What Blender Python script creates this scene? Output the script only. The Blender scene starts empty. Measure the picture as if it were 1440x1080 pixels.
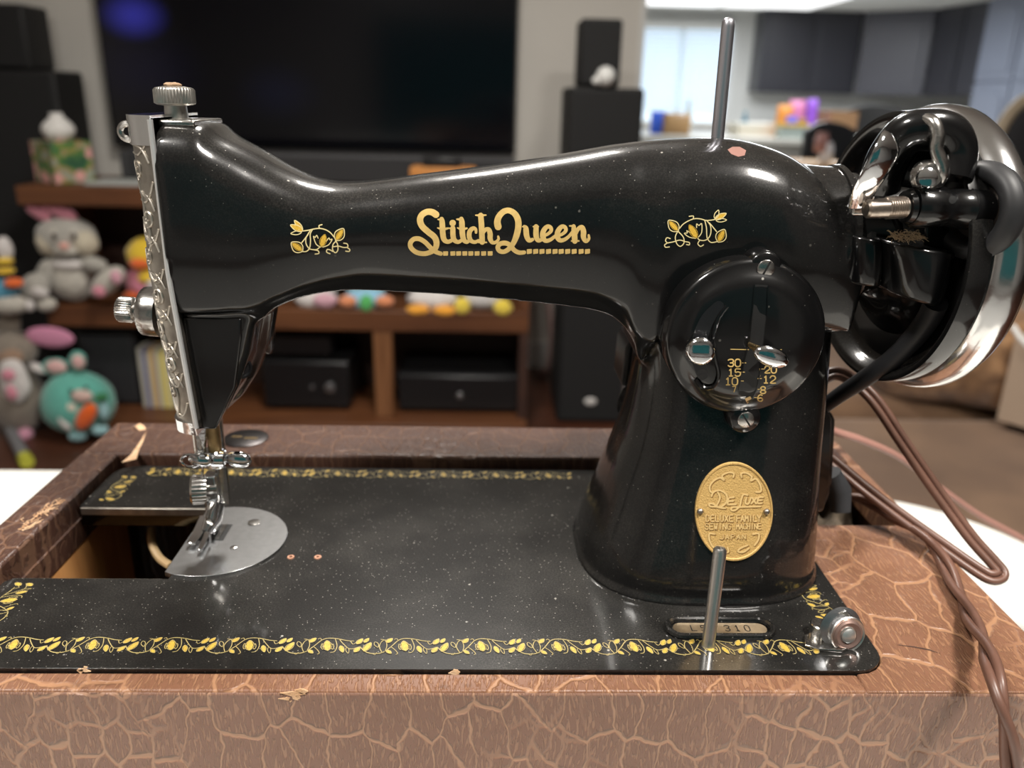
import bpy, bmesh, math, random
from mathutils import Vector, Matrix, noise
from mathutils.bvhtree import BVHTree
from mathutils.geometry import tessellate_polygon
random.seed(7)
PI = math.pi
S = bpy.context.scene
COL = S.collection
LIFT = 0.915            # everything is laid out with z=0 on the machine bed, the floor lies LIFT below

# ------------------------------------------------------------------ camera
FPX, YAW, PITCH, ROLL = 1148.3, 0.0320967711, 0.339470281, 0.0239819360
CX, CY, CZ = 0.2128, -0.256164, 0.206549
def cam_axes():
    cy, sy, cp, sp, cr, sr = math.cos(YAW), math.sin(YAW), math.cos(PITCH), math.sin(PITCH), math.cos(ROLL), math.sin(ROLL)
    f = Vector((sy*cp, cy*cp, -sp)); r = Vector((cy, -sy, 0)); u = r.cross(f)
    return cr*r+sr*u, -sr*r+cr*u, f
AR, AU, AF = cam_axes()
CP = Vector((CX, CY, CZ))
cd = bpy.data.cameras.new('camera'); cam = bpy.data.objects.new('camera', cd); COL.objects.link(cam)
cd.sensor_fit = 'HORIZONTAL'; cd.sensor_width = 36; cd.lens = FPX/1440*36
M = Matrix((AR, AU, -AF)).transposed().to_4x4(); M.translation = CP + Vector((0, 0, LIFT)); cam.matrix_world = M
cd.clip_start = 0.01; cd.clip_end = 60
cd.dof.use_dof = True; cd.dof.focus_distance = 0.32; cd.dof.aperture_fstop = 7.6
S.camera = cam
# ------------------------------------------------------------------ world, exposure
W = bpy.data.worlds.new('world'); S.world = W; W.use_nodes = True
W.node_tree.nodes['Background'].inputs[0].default_value = (0.95, 0.97, 1.0, 1)
W.node_tree.nodes['Background'].inputs[1].default_value = 0.35
S.view_settings.view_transform = 'Standard'; S.view_settings.look = 'None'
S.view_settings.exposure = 0.0; S.view_settings.gamma = 1; S.view_settings.use_curve_mapping = False
def area(name, loc, size, power, col=(1, .96, .9), rot=(0, 0, 0), sy=None):
    l = bpy.data.lights.new(name, 'AREA'); l.shape = 'RECTANGLE' if sy else 'SQUARE'; l.size = size
    if sy: l.size_y = sy
    l.energy = power; l.color = col
    o = bpy.data.objects.new(name, l); COL.objects.link(o); o.location = (loc[0], loc[1], loc[2]+LIFT); o.rotation_euler = rot
    return o
area('ceiling_lamp_light', (0.95, -0.45, 1.47), 0.32, 46, (1, .95, .88))
area('ceiling_lamp_light', (-0.60, -0.60, 1.47), 0.30, 34, (1, .96, .90))
area('ceiling_lamp_light', (0.1, 1.3, 1.47), 0.35, 34, (1, .95, .88))
area('kitchen_lamp_light', (2.7, 6.9, 1.02), 1.6, 62, (.93, .97, 1), sy=1.2)
area('kitchen_lamp_light', (2.2, 4.6, 1.02), 1.2, 26, (.93, .97, 1))

def at(px, py, Y):
    d = AF + AR*((px-720)/FPX) + AU*((540-py)/FPX); return CP + d*((Y-CP.y)/d.y)
def atz(px, py, Z):
    d = AF + AR*((px-720)/FPX) + AU*((540-py)/FPX); return CP + d*((Z-CP.z)/d.z)
def ray(px, py): return (AF + AR*((px-720)/FPX) + AU*((540-py)/FPX)).normalized()

# ------------------------------------------------------------------ materials
class NT:
    def __init__(s, m): s.m = m; m.use_nodes = True; s.t = m.node_tree; s.b = s.t.nodes['Principled BSDF']
    def n(s, typ, **k):
        x = s.t.nodes.new(typ)
        for a, v in k.items():
            if a.startswith('i_'):
                a = a[2:]; x.inputs[int(a) if a.isdigit() else a].default_value = v
            else: setattr(x, a, v)
        return x
    def l(s, a, b): s.t.links.new(a, b)
MATS = {}
def mat(name, col, rough=.5, metal=0, coat=0, spec=.5, emit=None, estr=0, noise_=0, nscale=20, bump=0, bscale=200, sheen=0, alpha=1, trans=0, var=None):
    if name in MATS: return MATS[name]
    m = bpy.data.materials.new(name); t = NT(m); b = t.b
    b.inputs['Base Color'].default_value = (*col, 1); b.inputs['Roughness'].default_value = rough
    b.inputs['Metallic'].default_value = metal; b.inputs['Coat Weight'].default_value = coat
    b.inputs['Specular IOR Level'].default_value = spec
    b.inputs['Transmission Weight'].default_value = trans
    if sheen: b.inputs['Sheen Weight'].default_value = sheen
    if emit: b.inputs['Emission Color'].default_value = (*emit, 1); b.inputs['Emission Strength'].default_value = estr
    tc = t.n('ShaderNodeTexCoord')
    if noise_:
        n = t.n('ShaderNodeTexNoise', i_Scale=nscale, i_Detail=5.0); t.l(tc.outputs['Object'], n.inputs['Vector'])
        c = var or tuple(x*(1-noise_) for x in col)
        mx = t.n('ShaderNodeMix', data_type='RGBA'); mx.inputs[6].default_value = (*col, 1); mx.inputs[7].default_value = (*c, 1)
        mr = t.n('ShaderNodeMapRange'); mr.inputs[1].default_value = .35; mr.inputs[2].default_value = .65
        t.l(n.outputs['Fac'], mr.inputs[0]); t.l(mr.outputs[0], mx.inputs[0]); t.l(mx.outputs[2], b.inputs['Base Color'])
    if bump:
        n = t.n('ShaderNodeTexNoise', i_Scale=bscale, i_Detail=3.0); t.l(tc.outputs['Object'], n.inputs['Vector'])
        bp = t.n('ShaderNodeBump', i_Strength=bump, i_Distance=.001); t.l(n.outputs['Fac'], bp.inputs['Height']); t.l(bp.outputs[0], b.inputs['Normal'])
    MATS[name] = m; return m

def japan(name, dust=1.0, scr=1.0, fleck=None):
    """gloss black enamel with fine settled dust specks, faint haze and hairline scratches"""
    if name in MATS: return MATS[name]
    m = bpy.data.materials.new(name); t = NT(m); b = t.b
    tc = t.n('ShaderNodeTexCoord')
    n1 = t.n('ShaderNodeTexNoise', i_Scale=1500.0, i_Detail=2.0); t.l(tc.outputs['Object'], n1.inputs['Vector'])
    n2 = t.n('ShaderNodeTexNoise', i_Scale=38.0, i_Detail=5.0); t.l(tc.outputs['Object'], n2.inputs['Vector'])
    v = t.n('ShaderNodeTexVoronoi', i_Scale=520.0); t.l(tc.outputs['Object'], v.inputs['Vector'])
    vr = t.n('ShaderNodeMapRange'); vr.inputs[1].default_value = .13; vr.inputs[2].default_value = .05; t.l(v.outputs['Distance'], vr.inputs[0])
    # only some cells carry a fleck
    sep = t.n('ShaderNodeSeparateColor'); t.l(v.outputs['Color'], sep.inputs[0])
    gt = t.n('ShaderNodeMath', operation='GREATER_THAN'); gt.inputs[1].default_value = 1-(fleck or .34*dust); t.l(sep.outputs[0], gt.inputs[0])
    fl = t.n('ShaderNodeMath', operation='MULTIPLY'); t.l(vr.outputs[0], fl.inputs[0]); t.l(gt.outputs[0], fl.inputs[1])
    v2 = t.n('ShaderNodeTexVoronoi', i_Scale=85.0); t.l(tc.outputs['Object'], v2.inputs['Vector'])
    vr2 = t.n('ShaderNodeMapRange'); vr2.inputs[1].default_value = .055; vr2.inputs[2].default_value = .025; t.l(v2.outputs['Distance'], vr2.inputs[0])
    ad = t.n('ShaderNodeMath', operation='MAXIMUM'); t.l(fl.outputs[0], ad.inputs[0]); t.l(vr2.outputs[0], ad.inputs[1])
    gm = t.n('ShaderNodeNewGeometry'); sx = t.n('ShaderNodeSeparateXYZ'); t.l(gm.outputs['Normal'], sx.inputs[0])
    up = t.n('ShaderNodeMapRange'); up.inputs[1].default_value = -.1; up.inputs[2].default_value = .8; up.inputs[3].default_value = .12; t.l(sx.outputs[2], up.inputs[0])
    hz = t.n('ShaderNodeMapRange'); hz.inputs[1].default_value = .42; hz.inputs[2].default_value = .75; hz.inputs[3].default_value = .05*dust; hz.inputs[4].default_value = .14*dust; t.l(n2.outputs['Fac'], hz.inputs[0])
    hs = t.n('ShaderNodeMapRange'); hs.inputs[1].default_value = .42; hs.inputs[2].default_value = .72; hs.inputs[3].default_value = .25; t.l(n1.outputs['Fac'], hs.inputs[0])
    hm = t.n('ShaderNodeMath', operation='MULTIPLY'); t.l(hz.outputs[0], hm.inputs[0]); t.l(hs.outputs[0], hm.inputs[1])
    a2 = t.n('ShaderNodeMath', operation='ADD'); t.l(ad.outputs[0], a2.inputs[0]); t.l(hm.outputs[0], a2.inputs[1])
    fin = t.n('ShaderNodeMath', operation='MULTIPLY', use_clamp=True); t.l(a2.outputs[0], fin.inputs[0]); t.l(up.outputs[0], fin.inputs[1])
    mx = t.n('ShaderNodeMix', data_type='RGBA'); mx.inputs[6].default_value = (.0035, .0035, .0038, 1); mx.inputs[7].default_value = (.36, .34, .30, 1)
    t.l(fin.outputs[0], mx.inputs[0]); t.l(mx.outputs[2], b.inputs['Base Color'])
    rr = t.n('ShaderNodeMapRange'); rr.inputs[3].default_value = .09; rr.inputs[4].default_value = .7; t.l(fin.outputs[0], rr.inputs[0]); t.l(rr.outputs[0], b.inputs['Roughness'])
    b.inputs['Coat Weight'].default_value = .32; b.inputs['Coat Roughness'].default_value = .30
    wn = t.n('ShaderNodeTexNoise', i_Scale=70.0, i_Detail=2.0); t.l(tc.outputs['Object'], wn.inputs['Vector'])
    bp = t.n('ShaderNodeBump', i_Strength=.05*scr, i_Distance=.0008); t.l(wn.outputs['Fac'], bp.inputs['Height']); t.l(bp.outputs[0], b.inputs['Normal'])
    MATS[name] = m; return m

def croc(name, base, line, big=(44, 44, 26), small=(95, 95, 80), lo=.02, amt=.6, wsc=(1050, 170, 1), plane='xy'):
    """embossed crocodile-grain leathercloth: raised scales, paler creases, fine wrinkles"""
    m = bpy.data.materials.new(name); t = NT(m); b = t.b
    tc = t.n('ShaderNodeTexCoord')
    nz = t.n('ShaderNodeTexNoise', i_Scale=60.0, i_Detail=3.0); t.l(tc.outputs['Object'], nz.inputs['Vector'])
    dv = t.n('ShaderNodeVectorMath', operation='SCALE'); dv.inputs['Scale'].default_value = .0105; t.l(nz.outputs['Color'], dv.inputs[0])
    av = t.n('ShaderNodeVectorMath', operation='ADD'); t.l(tc.outputs['Object'], av.inputs[0]); t.l(dv.outputs[0], av.inputs[1])
    sp = t.n('ShaderNodeSeparateXYZ'); t.l(av.outputs[0], sp.inputs[0]); cb_ = t.n('ShaderNodeCombineXYZ')
    t.l(sp.outputs[0], cb_.inputs[0]); t.l(sp.outputs[2 if plane == 'xz' else 1], cb_.inputs[1])
    def vor(sc, w):
        mp = t.n('ShaderNodeMapping'); mp.inputs['Scale'].default_value = sc; mp.inputs['Rotation'].default_value = (0, 0, .12)
        t.l(cb_.outputs[0], mp.inputs[0])
        v = t.n('ShaderNodeTexVoronoi', voronoi_dimensions='2D', feature='DISTANCE_TO_EDGE', i_Scale=1.0, i_Randomness=.78); t.l(mp.outputs[0], v.inputs['Vector'])
        r = t.n('ShaderNodeMapRange', interpolation_type='SMOOTHSTEP'); r.inputs[1].default_value = w*.25; r.inputs[2].default_value = w; r.inputs[3].default_value = 1; r.inputs[4].default_value = 0
        t.l(v.outputs['Distance'], r.inputs[0]); return r
    A = vor(big, .055); B = vor(small, .12)
    mk = t.n('ShaderNodeTexNoise', i_Scale=6.5, i_Detail=1.0); t.l(tc.outputs['Object'], mk.inputs['Vector'])
    mr = t.n('ShaderNodeMapRange'); mr.inputs[1].default_value = .47; mr.inputs[2].default_value = .53; t.l(mk.outputs['Fac'], mr.inputs[0])
    mm = t.n('ShaderNodeMix', data_type='FLOAT'); t.l(mr.outputs[0], mm.inputs[0]); t.l(A.outputs[0], mm.inputs[2]); t.l(B.outputs[0], mm.inputs[3])
    # wrinkles
    wm = t.n('ShaderNodeMapping'); wm.inputs['Scale'].default_value = wsc; wm.inputs['Rotation'].default_value = (0, 0, .25); n3_ = t.n('ShaderNodeTexNoise', i_Scale=22.0, i_Detail=1.0); t.l(tc.outputs['Object'], n3_.inputs['Vector']); d3_ = t.n('ShaderNodeVectorMath', operation='SCALE'); d3_.inputs['Scale'].default_value = .012; t.l(n3_.outputs['Color'], d3_.inputs[0])
    a3_ = t.n('ShaderNodeVectorMath', operation='ADD'); t.l(tc.outputs['Object'], a3_.inputs[0]); t.l(d3_.outputs[0], a3_.inputs[1]); s3_ = t.n('ShaderNodeSeparateXYZ'); t.l(a3_.outputs[0], s3_.inputs[0]); c3_ = t.n('ShaderNodeCombineXYZ'); t.l(s3_.outputs[0], c3_.inputs[0]); t.l(s3_.outputs[2 if plane == 'xz' else 1], c3_.inputs[1])
    t.l(c3_.outputs[0], wm.inputs[0])
    wr = t.n('ShaderNodeTexNoise', noise_dimensions='2D', i_Scale=1.0, i_Detail=2.0, i_Distortion=.35); t.l(wm.outputs[0], wr.inputs['Vector'])
    wr2 = t.n('ShaderNodeMapRange', interpolation_type='SMOOTHSTEP'); wr2.inputs[1].default_value = .49; wr2.inputs[2].default_value = .62; wr2.inputs[4].default_value = .52; t.l(wr.outputs['Fac'], wr2.inputs[0])
    mx1 = t.n('ShaderNodeMath', operation='MAXIMUM'); t.l(mm.outputs[0], mx1.inputs[0]); t.l(wr2.outputs[0], mx1.inputs[1])
    ln = t.n('ShaderNodeMath', operation='MULTIPLY'); ln.inputs[1].default_value = amt; t.l(mx1.outputs[0], ln.inputs[0])
    bn = t.n('ShaderNodeTexNoise', i_Scale=14.0, i_Detail=4.0); t.l(tc.outputs['Object'], bn.inputs['Vector'])
    c0 = t.n('ShaderNodeMix', data_type='RGBA'); c0.inputs[6].default_value = (*base, 1); c0.inputs[7].default_value = (base[0]*1.35, base[1]*1.4, base[2]*1.5, 1); t.l(bn.outputs['Fac'], c0.inputs[0])
    c = t.n('ShaderNodeMix', data_type='RGBA'); c.inputs[7].default_value = (*line, 1); t.l(c0.outputs[2], c.inputs[6]); t.l(ln.outputs[0], c.inputs[0]); t.l(c.outputs[2], b.inputs['Base Color'])
    bp = t.n('ShaderNodeBump', i_Strength=.7, i_Distance=.0009, invert=True); t.l(mx1.outputs[0], bp.inputs['Height']); t.l(bp.outputs[0], b.inputs['Normal'])
    b.inputs['Roughness'].default_value = .42
    return m

def wood(name, c1, c2, sc=(6, 60, 60), rough=.5):
    if name in MATS: return MATS[name]
    m = bpy.data.materials.new(name); t = NT(m); b = t.b
    tc = t.n('ShaderNodeTexCoord'); mp = t.n('ShaderNodeMapping'); mp.inputs['Scale'].default_value = sc; t.l(tc.outputs['Object'], mp.inputs[0])
    n = t.n('ShaderNodeTexNoise', i_Scale=1.0, i_Detail=6.0, i_Distortion=.6); t.l(mp.outputs[0], n.inputs['Vector'])
    mr = t.n('ShaderNodeMapRange'); mr.inputs[1].default_value = .3; mr.inputs[2].default_value = .7; t.l(n.outputs['Fac'], mr.inputs[0])
    mx = t.n('ShaderNodeMix', data_type='RGBA'); mx.inputs[6].default_value = (*c1, 1); mx.inputs[7].default_value = (*c2, 1)
    t.l(mr.outputs[0], mx.inputs[0]); t.l(mx.outputs[2], b.inputs['Base Color']); b.inputs['Roughness'].default_value = rough
    MATS[name] = m; return m

BLACK = japan('black_enamel', 1.0)
BLACKB = japan('black_enamel_bed', 1.0, .5, .8)
BLACKC = japan('black_enamel_clean', .15)
CHROME = mat('chrome', (.82, .83, .85), .09, 1, bump=.06, bscale=400)
NICKEL = mat('nickel', (.62, .60, .57), .24, 1, noise_=.25, nscale=220, bump=.1, bscale=700)
STEEL = mat('brushed_steel', (.50, .51, .53), .33, 1, noise_=.12, nscale=300, bump=.08, bscale=1200)
DULL = mat('dull_nickel', (.46, .42, .37), .42, 1, noise_=.3, nscale=160)
BRASSY = mat('old_brass', (.50, .36, .18), .35, 1, noise_=.3, nscale=200)
RUBBER = mat('rubber', (.022, .022, .024), .5, noise_=.3, nscale=60)
BPLAST = mat('black_plastic', (.008, .008, .009), .32)
GOLD = mat('gold_paint', (.80, .56, .20), .45, .15, noise_=.12, nscale=500)
GOLDP = mat('gold_pale_paint', (.78, .66, .33), .5)
GOLDY = mat('gold_yellow_paint', (.80, .52, .06), .5, noise_=.25, nscale=2500, var=(.62, .36, .04))
BEDP = mat('garland_line_paint', (.44, .35, .14), .55, noise_=.3, nscale=900)
BEDY = mat('garland_leaf_paint', (.60, .40, .055), .55, noise_=.3, nscale=1500, var=(.42, .27, .04))
MEDAL = mat('gilt_medallion', (.62, .40, .14), .45, .25, bump=.45, bscale=1700)
MEDAL2 = mat('gilt_raised', (.80, .56, .24), .4, .2)
MEDAL3 = mat('gilt_painted_shade', (.26, .13, .035), .5, .2)

# ------------------------------------------------------------------ mesh helpers
ORG = {}
class MB:
    def __init__(s): s.v = []; s.f = []
    def add(s, v, f):
        o = len(s.v); s.v += [Vector(x) for x in v]; s.f += [tuple(i+o for i in q) for q in f]; return s
    def box(s, a, b, M=None):
        v = [Vector((x, y, z)) for x in (a[0], b[0]) for y in (a[1], b[1]) for z in (a[2], b[2])]
        if M: v = [M @ x for x in v]
        return s.add(v, [(0, 1, 3, 2), (4, 6, 7, 5), (0, 4, 5, 1), (2, 3, 7, 6), (0, 2, 6, 4), (1, 5, 7, 3)])
    def rings(s, R, cap=True, closed=True):
        n = len(R[0]); v = [p for r in R for p in r]; f = []
        for i in range(len(R)-1):
            for j in range(n if closed else n-1):
                k = (j+1) % n; f.append((i*n+j, i*n+k, (i+1)*n+k, (i+1)*n+j))
        if cap: f.append(tuple(reversed(range(n)))); f.append(tuple((len(R)-1)*n+j for j in range(n)))
        return s.add(v, f)
    def tube(s, P, r, n=12, cap=True, flat=None, fdir=None):
        P = [Vector(p) for p in P]; R = []
        T = [(P[min(i+1, len(P)-1)]-P[max(i-1, 0)]).normalized() for i in range(len(P))]
        a = fdir.copy() if fdir else (Vector((0, 0, 1)) if abs(T[0].z) < .9 else Vector((0, 1, 0)))
        for i, p in enumerate(P):
            a = (a - T[i]*a.dot(T[i])).normalized(); b = T[i].cross(a)
            rr = r[i] if isinstance(r, (list, tuple)) else r; fl = flat or 1
            R.append([p + a*math.cos(2*PI*k/n)*rr + b*math.sin(2*PI*k/n)*rr*fl for k in range(n)])
        return s.rings(R, cap)
    def lathe(s, prof, o, ax=(0, 0, 1), n=32, ridges=0, rd=0, up=None):
        o = Vector(o); ax = Vector(ax).normalized()
        a = Vector(up) if up else (Vector((0, 0, 1)) if abs(ax.z) < .9 else Vector((1, 0, 0)))
        a = (a-ax*a.dot(ax)).normalized(); b = ax.cross(a); R = []
        for q in prof:
            h, r = q[0], q[1]; rg = len(q) > 2 and ridges
            R.append([o+ax*h+(a*math.cos(2*PI*k/n)+b*math.sin(2*PI*k/n))*max(r - (rd if rg and k % 2 else 0), 1e-5) for k in range(n)])
        return s.rings(R)
    def ell(s, c, r, n=20, m=12, M=None):
        c = Vector(c); r = (r, r, r) if not isinstance(r, (tuple, list)) else r; R = []
        for i in range(m+1):
            t = -PI/2+PI*i/m; t = max(min(t, PI/2-.02), -PI/2+.02); ring = []
            for k in range(n):
                p = Vector((r[0]*math.cos(t)*math.cos(2*PI*k/n), r[1]*math.cos(t)*math.sin(2*PI*k/n), r[2]*math.sin(t)))
                ring.append(c+(M @ p if M else p))
            R.append(ring)
        return s.rings(R)
    def prism(s, poly, d, cap=True):
        """poly: 3D planar outline, d: extrusion vector"""
        n = len(poly); d = Vector(d); a = [Vector(p) for p in poly]; b = [p+d for p in a]
        tri = tessellate_polygon([a]); f = [(i, (i+1) % n, (i+1) % n+n, i+n) for i in range(n)]
        for t in tri: f.append(tuple(t)); f.append(tuple(i+n for i in reversed(t)))
        return s.add(a+b, f)
def link(o, parent=None):
    COL.objects.link(o)
    if parent is not None: o.parent = parent
    return o
def empty(name, loc, label, cat, group=None):
    o = bpy.data.objects.new(name, None); link(o); o.location = loc; o.empty_display_size = .01; ORG[o] = Vector(loc)
    o['label'] = label; o['category'] = cat
    if group: o['group'] = group
    return o
def obj(name, mb, m, parent=None, label=None, cat=None, kind=None, group=None, smooth=True, bevel=0, seg=2, sub=0, auto=40, fixn=True, origin=None):
    if parent is not None: L = ORG[parent]
    elif origin is not None: L = Vector(origin)
    else:
        xs = [v.x for v in mb.v]; ys = [v.y for v in mb.v]; L = Vector(((min(xs)+max(xs))/2, (min(ys)+max(ys))/2, min(v.z for v in mb.v)))
    me = bpy.data.meshes.new(name); me.from_pydata([v-L for v in mb.v], [], mb.f)
    if fixn:
        bm = bmesh.new(); bm.from_mesh(me); bmesh.ops.recalc_face_normals(bm, faces=bm.faces); bm.to_mesh(me); bm.free()
    me.materials.append(m)
    if smooth:
        me.shade_smooth()
        if auto: me.set_sharp_from_angle(angle=math.radians(auto))
    o = bpy.data.objects.new(name, me); link(o, parent)
    if parent is None: o.location = L
    ORG[o] = L
    if bevel:
        b = o.modifiers.new('b', 'BEVEL'); b.width = bevel; b.segments = seg; b.limit_method = 'ANGLE'; b.angle_limit = math.radians(35); b.harden_normals = False
    if sub: q = o.modifiers.new('s', 'SUBSURF'); q.levels = sub; q.render_levels = sub
    if label: o['label'] = label
    if cat: o['category'] = cat
    if kind: o['kind'] = kind
    if group: o['group'] = group
    return o
def crom(P, n=8, closed=False):
    P = [Vector(p) for p in P]; out = []; N = len(P)
    rng = range(N if closed else N-1)
    for i in rng:
        g = (lambda j: P[j % N]) if closed else (lambda j: P[max(0, min(N-1, j))])
        a, b, c, d = g(i-1), g(i), g(i+1), g(i+2)
        for k in range(n):
            t = k/n; out.append(.5*((2*b)+(c-a)*t+(2*a-5*b+4*c-d)*t*t+(3*b-a-3*c+d)*t**3))
    if not closed: out.append(P[-1])
    return out
def interp(tab, x):
    if x <= tab[0][0]: return tab[0][1]
    for (a, b), (c, d) in zip(tab, tab[1:]):
        if x <= c:
            t = (x-a)/(c-a); return b+(d-b)*t
    return tab[-1][1]
def smooth_tab(P, n=6):
    q = crom([(a, b, 0) for a, b in P], n); return [(v.x, v.y) for v in q]

# ================================================================== ROOM
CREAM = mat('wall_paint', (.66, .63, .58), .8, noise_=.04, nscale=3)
WHITE = mat('white_paint', (.72, .72, .70), .6)
TILE = mat('pale_floor', (.55, .52, .47), .35, noise_=.15, nscale=4)
DARKW = wood('dark_wood_floor', (.10, .035, .018), (.045, .016, .009), (3, 40, 40), .35)
FZ = -LIFT; CEIL = 1.53
obj('floor', MB().box((-3.2, -2.6, FZ-.08), (6.2, 3.3, FZ)), DARKW, kind='structure')
obj('floor', MB().box((-3.2, 3.3, FZ-.08), (6.2, 9.3, FZ)), TILE, kind='structure')
obj('wall_back', MB().box((-3.2, 3.15, FZ), (.78, 3.27, CEIL)), CREAM, kind='structure')
obj('wall_left', MB().box((-3.2, -2.6, FZ), (-3.08, 3.15, CEIL)), CREAM, kind='structure')
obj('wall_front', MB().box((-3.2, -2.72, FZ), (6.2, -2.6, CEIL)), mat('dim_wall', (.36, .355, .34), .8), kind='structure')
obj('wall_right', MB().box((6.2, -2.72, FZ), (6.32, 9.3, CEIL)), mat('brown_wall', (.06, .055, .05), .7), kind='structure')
obj('wall_kitchen', MB().box((.66, 9.18, FZ), (6.2, 9.3, CEIL)), WHITE, kind='structure')
obj('wall_kitchen_left', MB().box((.66, 3.27, FZ), (.78, 9.18, CEIL)), WHITE, kind='structure')
obj('ceiling', MB().box((-3.2, -2.72, CEIL), (6.32, 4.0, CEIL+.1)), mat('ceiling_paint', (.78, .77, .74), .9), kind='structure')
obj('ceiling', MB().box((.66, 4.0, 1.10), (6.32, 9.3, 1.2)), mat('ceiling_white', (.8, .8, .78), .9), kind='structure')
obj('trim_1', MB().box((.66, 4.0, 1.2), (6.32, 4.1, CEIL)), WHITE, kind='structure')
obj('baseboard_back', MB().box((-3.08, 3.132, FZ), (.78, 3.15, FZ+.12)), WHITE, kind='structure')
obj('trim_2', MB().box((.78, 3.14, FZ), (.80, 3.28, CEIL)), WHITE, kind='structure')

# ceiling lamps of the living room (their light is set at the top)
for x, y, s in ((.95, -.45, .32), (-.60, -.60, .30), (.1, 1.3, .35)):
    r = empty('ceiling_light', (x, y, 1.49), 'square white ceiling lamp ' + {.32: 'over the right side of the table', .30: 'over the left end of the table', .35: 'between the table and the television'}[s], 'ceiling light')
    h = s/2+.03
    obj('housing', MB().box((x-h, y-h, 1.505), (x+h, y+h, 1.53)), WHITE, r, bevel=.004)
    mm = MB()
    for a in ((x-h, y-h, x+h, y-h+.02), (x-h, y+h-.02, x+h, y+h), (x-h, y-h+.02, x-h+.02, y+h-.02), (x+h-.02, y-h+.02, x+h, y+h-.02)): mm.box((a[0], a[1], 1.475), (a[2], a[3], 1.505))
    obj('frame', mm, WHITE, r)

# ------------------------------------------------------------------ kitchen
KY = 9.18
BLUEGLASS = mat('daylit_pane', (.8, .88, .95), .4, emit=(.72, .86, 1.0), estr=.6)
p0 = at(901, 26, 9.1); p1 = at(1046, 165, 9.1)
win = MB(); wx0, wx1, wz0, wz1 = 1.72, 2.78, -.12, .93
for a in ((wx0-.06, wz0-.06, wx0, wz1+.06), (wx1, wz0-.06, wx1+.06, wz1+.06), (wx0, wz1, wx1, wz1+.06), (wx0, wz0-.06, wx1, wz0), ((wx0+wx1)/2-.02, wz0, (wx0+wx1)/2+.02, wz1)):
    win.box((a[0], KY-.05, a[1]), (a[2], KY, a[3]))
wo = obj('window_1', win, WHITE, kind='structure', smooth=False)
obj('pane', MB().box((wx0, KY-.012, wz0), (wx1, KY-.004, wz1)), BLUEGLASS, wo, smooth=False)
sl = MB(); z = wz1-.01
Mt = Matrix.Rotation(math.radians(35), 4, 'X')
while z > .12:
    sl.box((-.51, -.024, -.0015), (.51, .024, .0015), Matrix.Translation(((wx0+wx1)/2, KY-.09, z)) @ Mt); z -= .044
obj('blind', sl, mat('blind_white', (.78, .84, .88), .6, trans=.0, emit=(.7, .85, 1), estr=.2), wo, kind='stuff', smooth=False)
obj('blind_rail', MB().box((wx0, KY-.13, wz1-.02), (wx1, KY-.05, wz1+.05)), WHITE, wo)

CABD = mat('cabinet_dark_grey', (.045, .045, .055), .35)
CABL = mat('cabinet_blue_grey', (.20, .22, .28), .35)
def cabinet(name, corner, ux, w, h, d, ndoor, m, label, arch=False, cat='cabinet', rows=((0, 1),), knobs=False):
    """corner: lower-left-front corner, ux: direction of width, body goes behind (ux rotated +90)"""
    ux = Vector(ux).normalized(); uy = Vector((-ux.y, ux.x, 0)); c = Vector(corner)
    Mx = Matrix((ux, uy, Vector((0, 0, 1)))).transposed().to_4x4(); Mx.translation = c
    r = empty(name, c, label, cat)
    obj('body', MB().box((0, .02, 0), (w, d, h), Mx), m, r, smooth=False)
    dw = w/ndoor
    for (a, b) in rows:
        for i in range(ndoor):
            x0, x1, z0, z1 = i*dw+.012, (i+1)*dw-.012, a*h+.015, b*h-.015
            D = MB().box((x0, 0, z0), (x1, .02, z1), Mx)
            dr = obj('door', D, m, r, smooth=False)
            st = .062
            P = MB()
            px0, px1, pz0, pz1 = x0+st, x1-st, z0+st, z1-st
            if arch:
                pts = [(px0, pz0), (px1, pz0), (px1, pz1-.09)]+[(px1-(px1-px0)*(.5-.5*math.cos(PI*k/8)), pz1-.09+.09*math.sin(PI*k/8)) for k in range(1, 8)]+[(px0, pz1-.09)]
            else: pts = [(px0, pz0), (px1, pz0), (px1, pz1), (px0, pz1)]
            P.prism([Mx @ Vector((q[0], -.012, q[1])) for q in pts], uy*.012)
            obj('raised_panel', P, m, dr, bevel=.01, smooth=False)
            if knobs:
                kx = x1-.03 if i % 2 == 0 else x0+.03; kz = z1-.1 if a == 0 and len(rows) > 1 else z0+.1
                obj('handle', MB().tube([Mx @ Vector((kx, -.005, kz-.04)), Mx @ Vector((kx, -.03, kz-.03)), Mx @ Vector((kx, -.03, kz+.03)), Mx @ Vector((kx, -.005, kz+.04))], .006, 8), NICKEL, dr)
    return r
cabinet('wall_cabinet', (3.02, 8.82, .30), (1, 0, 0), 1.02, .80, .35, 2, CABD, 'dark grey upper kitchen cabinet with two doors, to the right of the bright window')
cabinet('corner_cabinet', (4.05, 8.83, .30), (.72, -.69, 0), .68, .80, .3, 1, mat('cabinet_mid_grey', (.085, .085, .105), .35), 'dark grey upper corner cabinet with a single angled door')
cabinet('wall_cabinet', (4.55, 8.35, .30), (.08, -1, 0), .95, .80, .35, 2, CABD, 'dark grey upper kitchen cabinet on the side wall, next to the tall cupboards')
cabinet('pantry_cabinet', (4.48, 7.35, FZ), (.0, -1, 0), 1.12, 2.0, .6, 2, CABL, 'tall blue-grey pantry cupboard with arched lower doors, at the top right of the photo', arch=True, rows=((0, .66), (.66, 1)), knobs=False)
fr = empty('refrigerator', (4.9, 5.7, FZ), 'big black refrigerator at the far right behind the machine', 'refrigerator')
obj('body', MB().box((4.40, 5.15, FZ), (5.2, 6.18, 1.0)), mat('fridge_black', (.02, .019, .017), .5), fr, bevel=.01)
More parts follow.
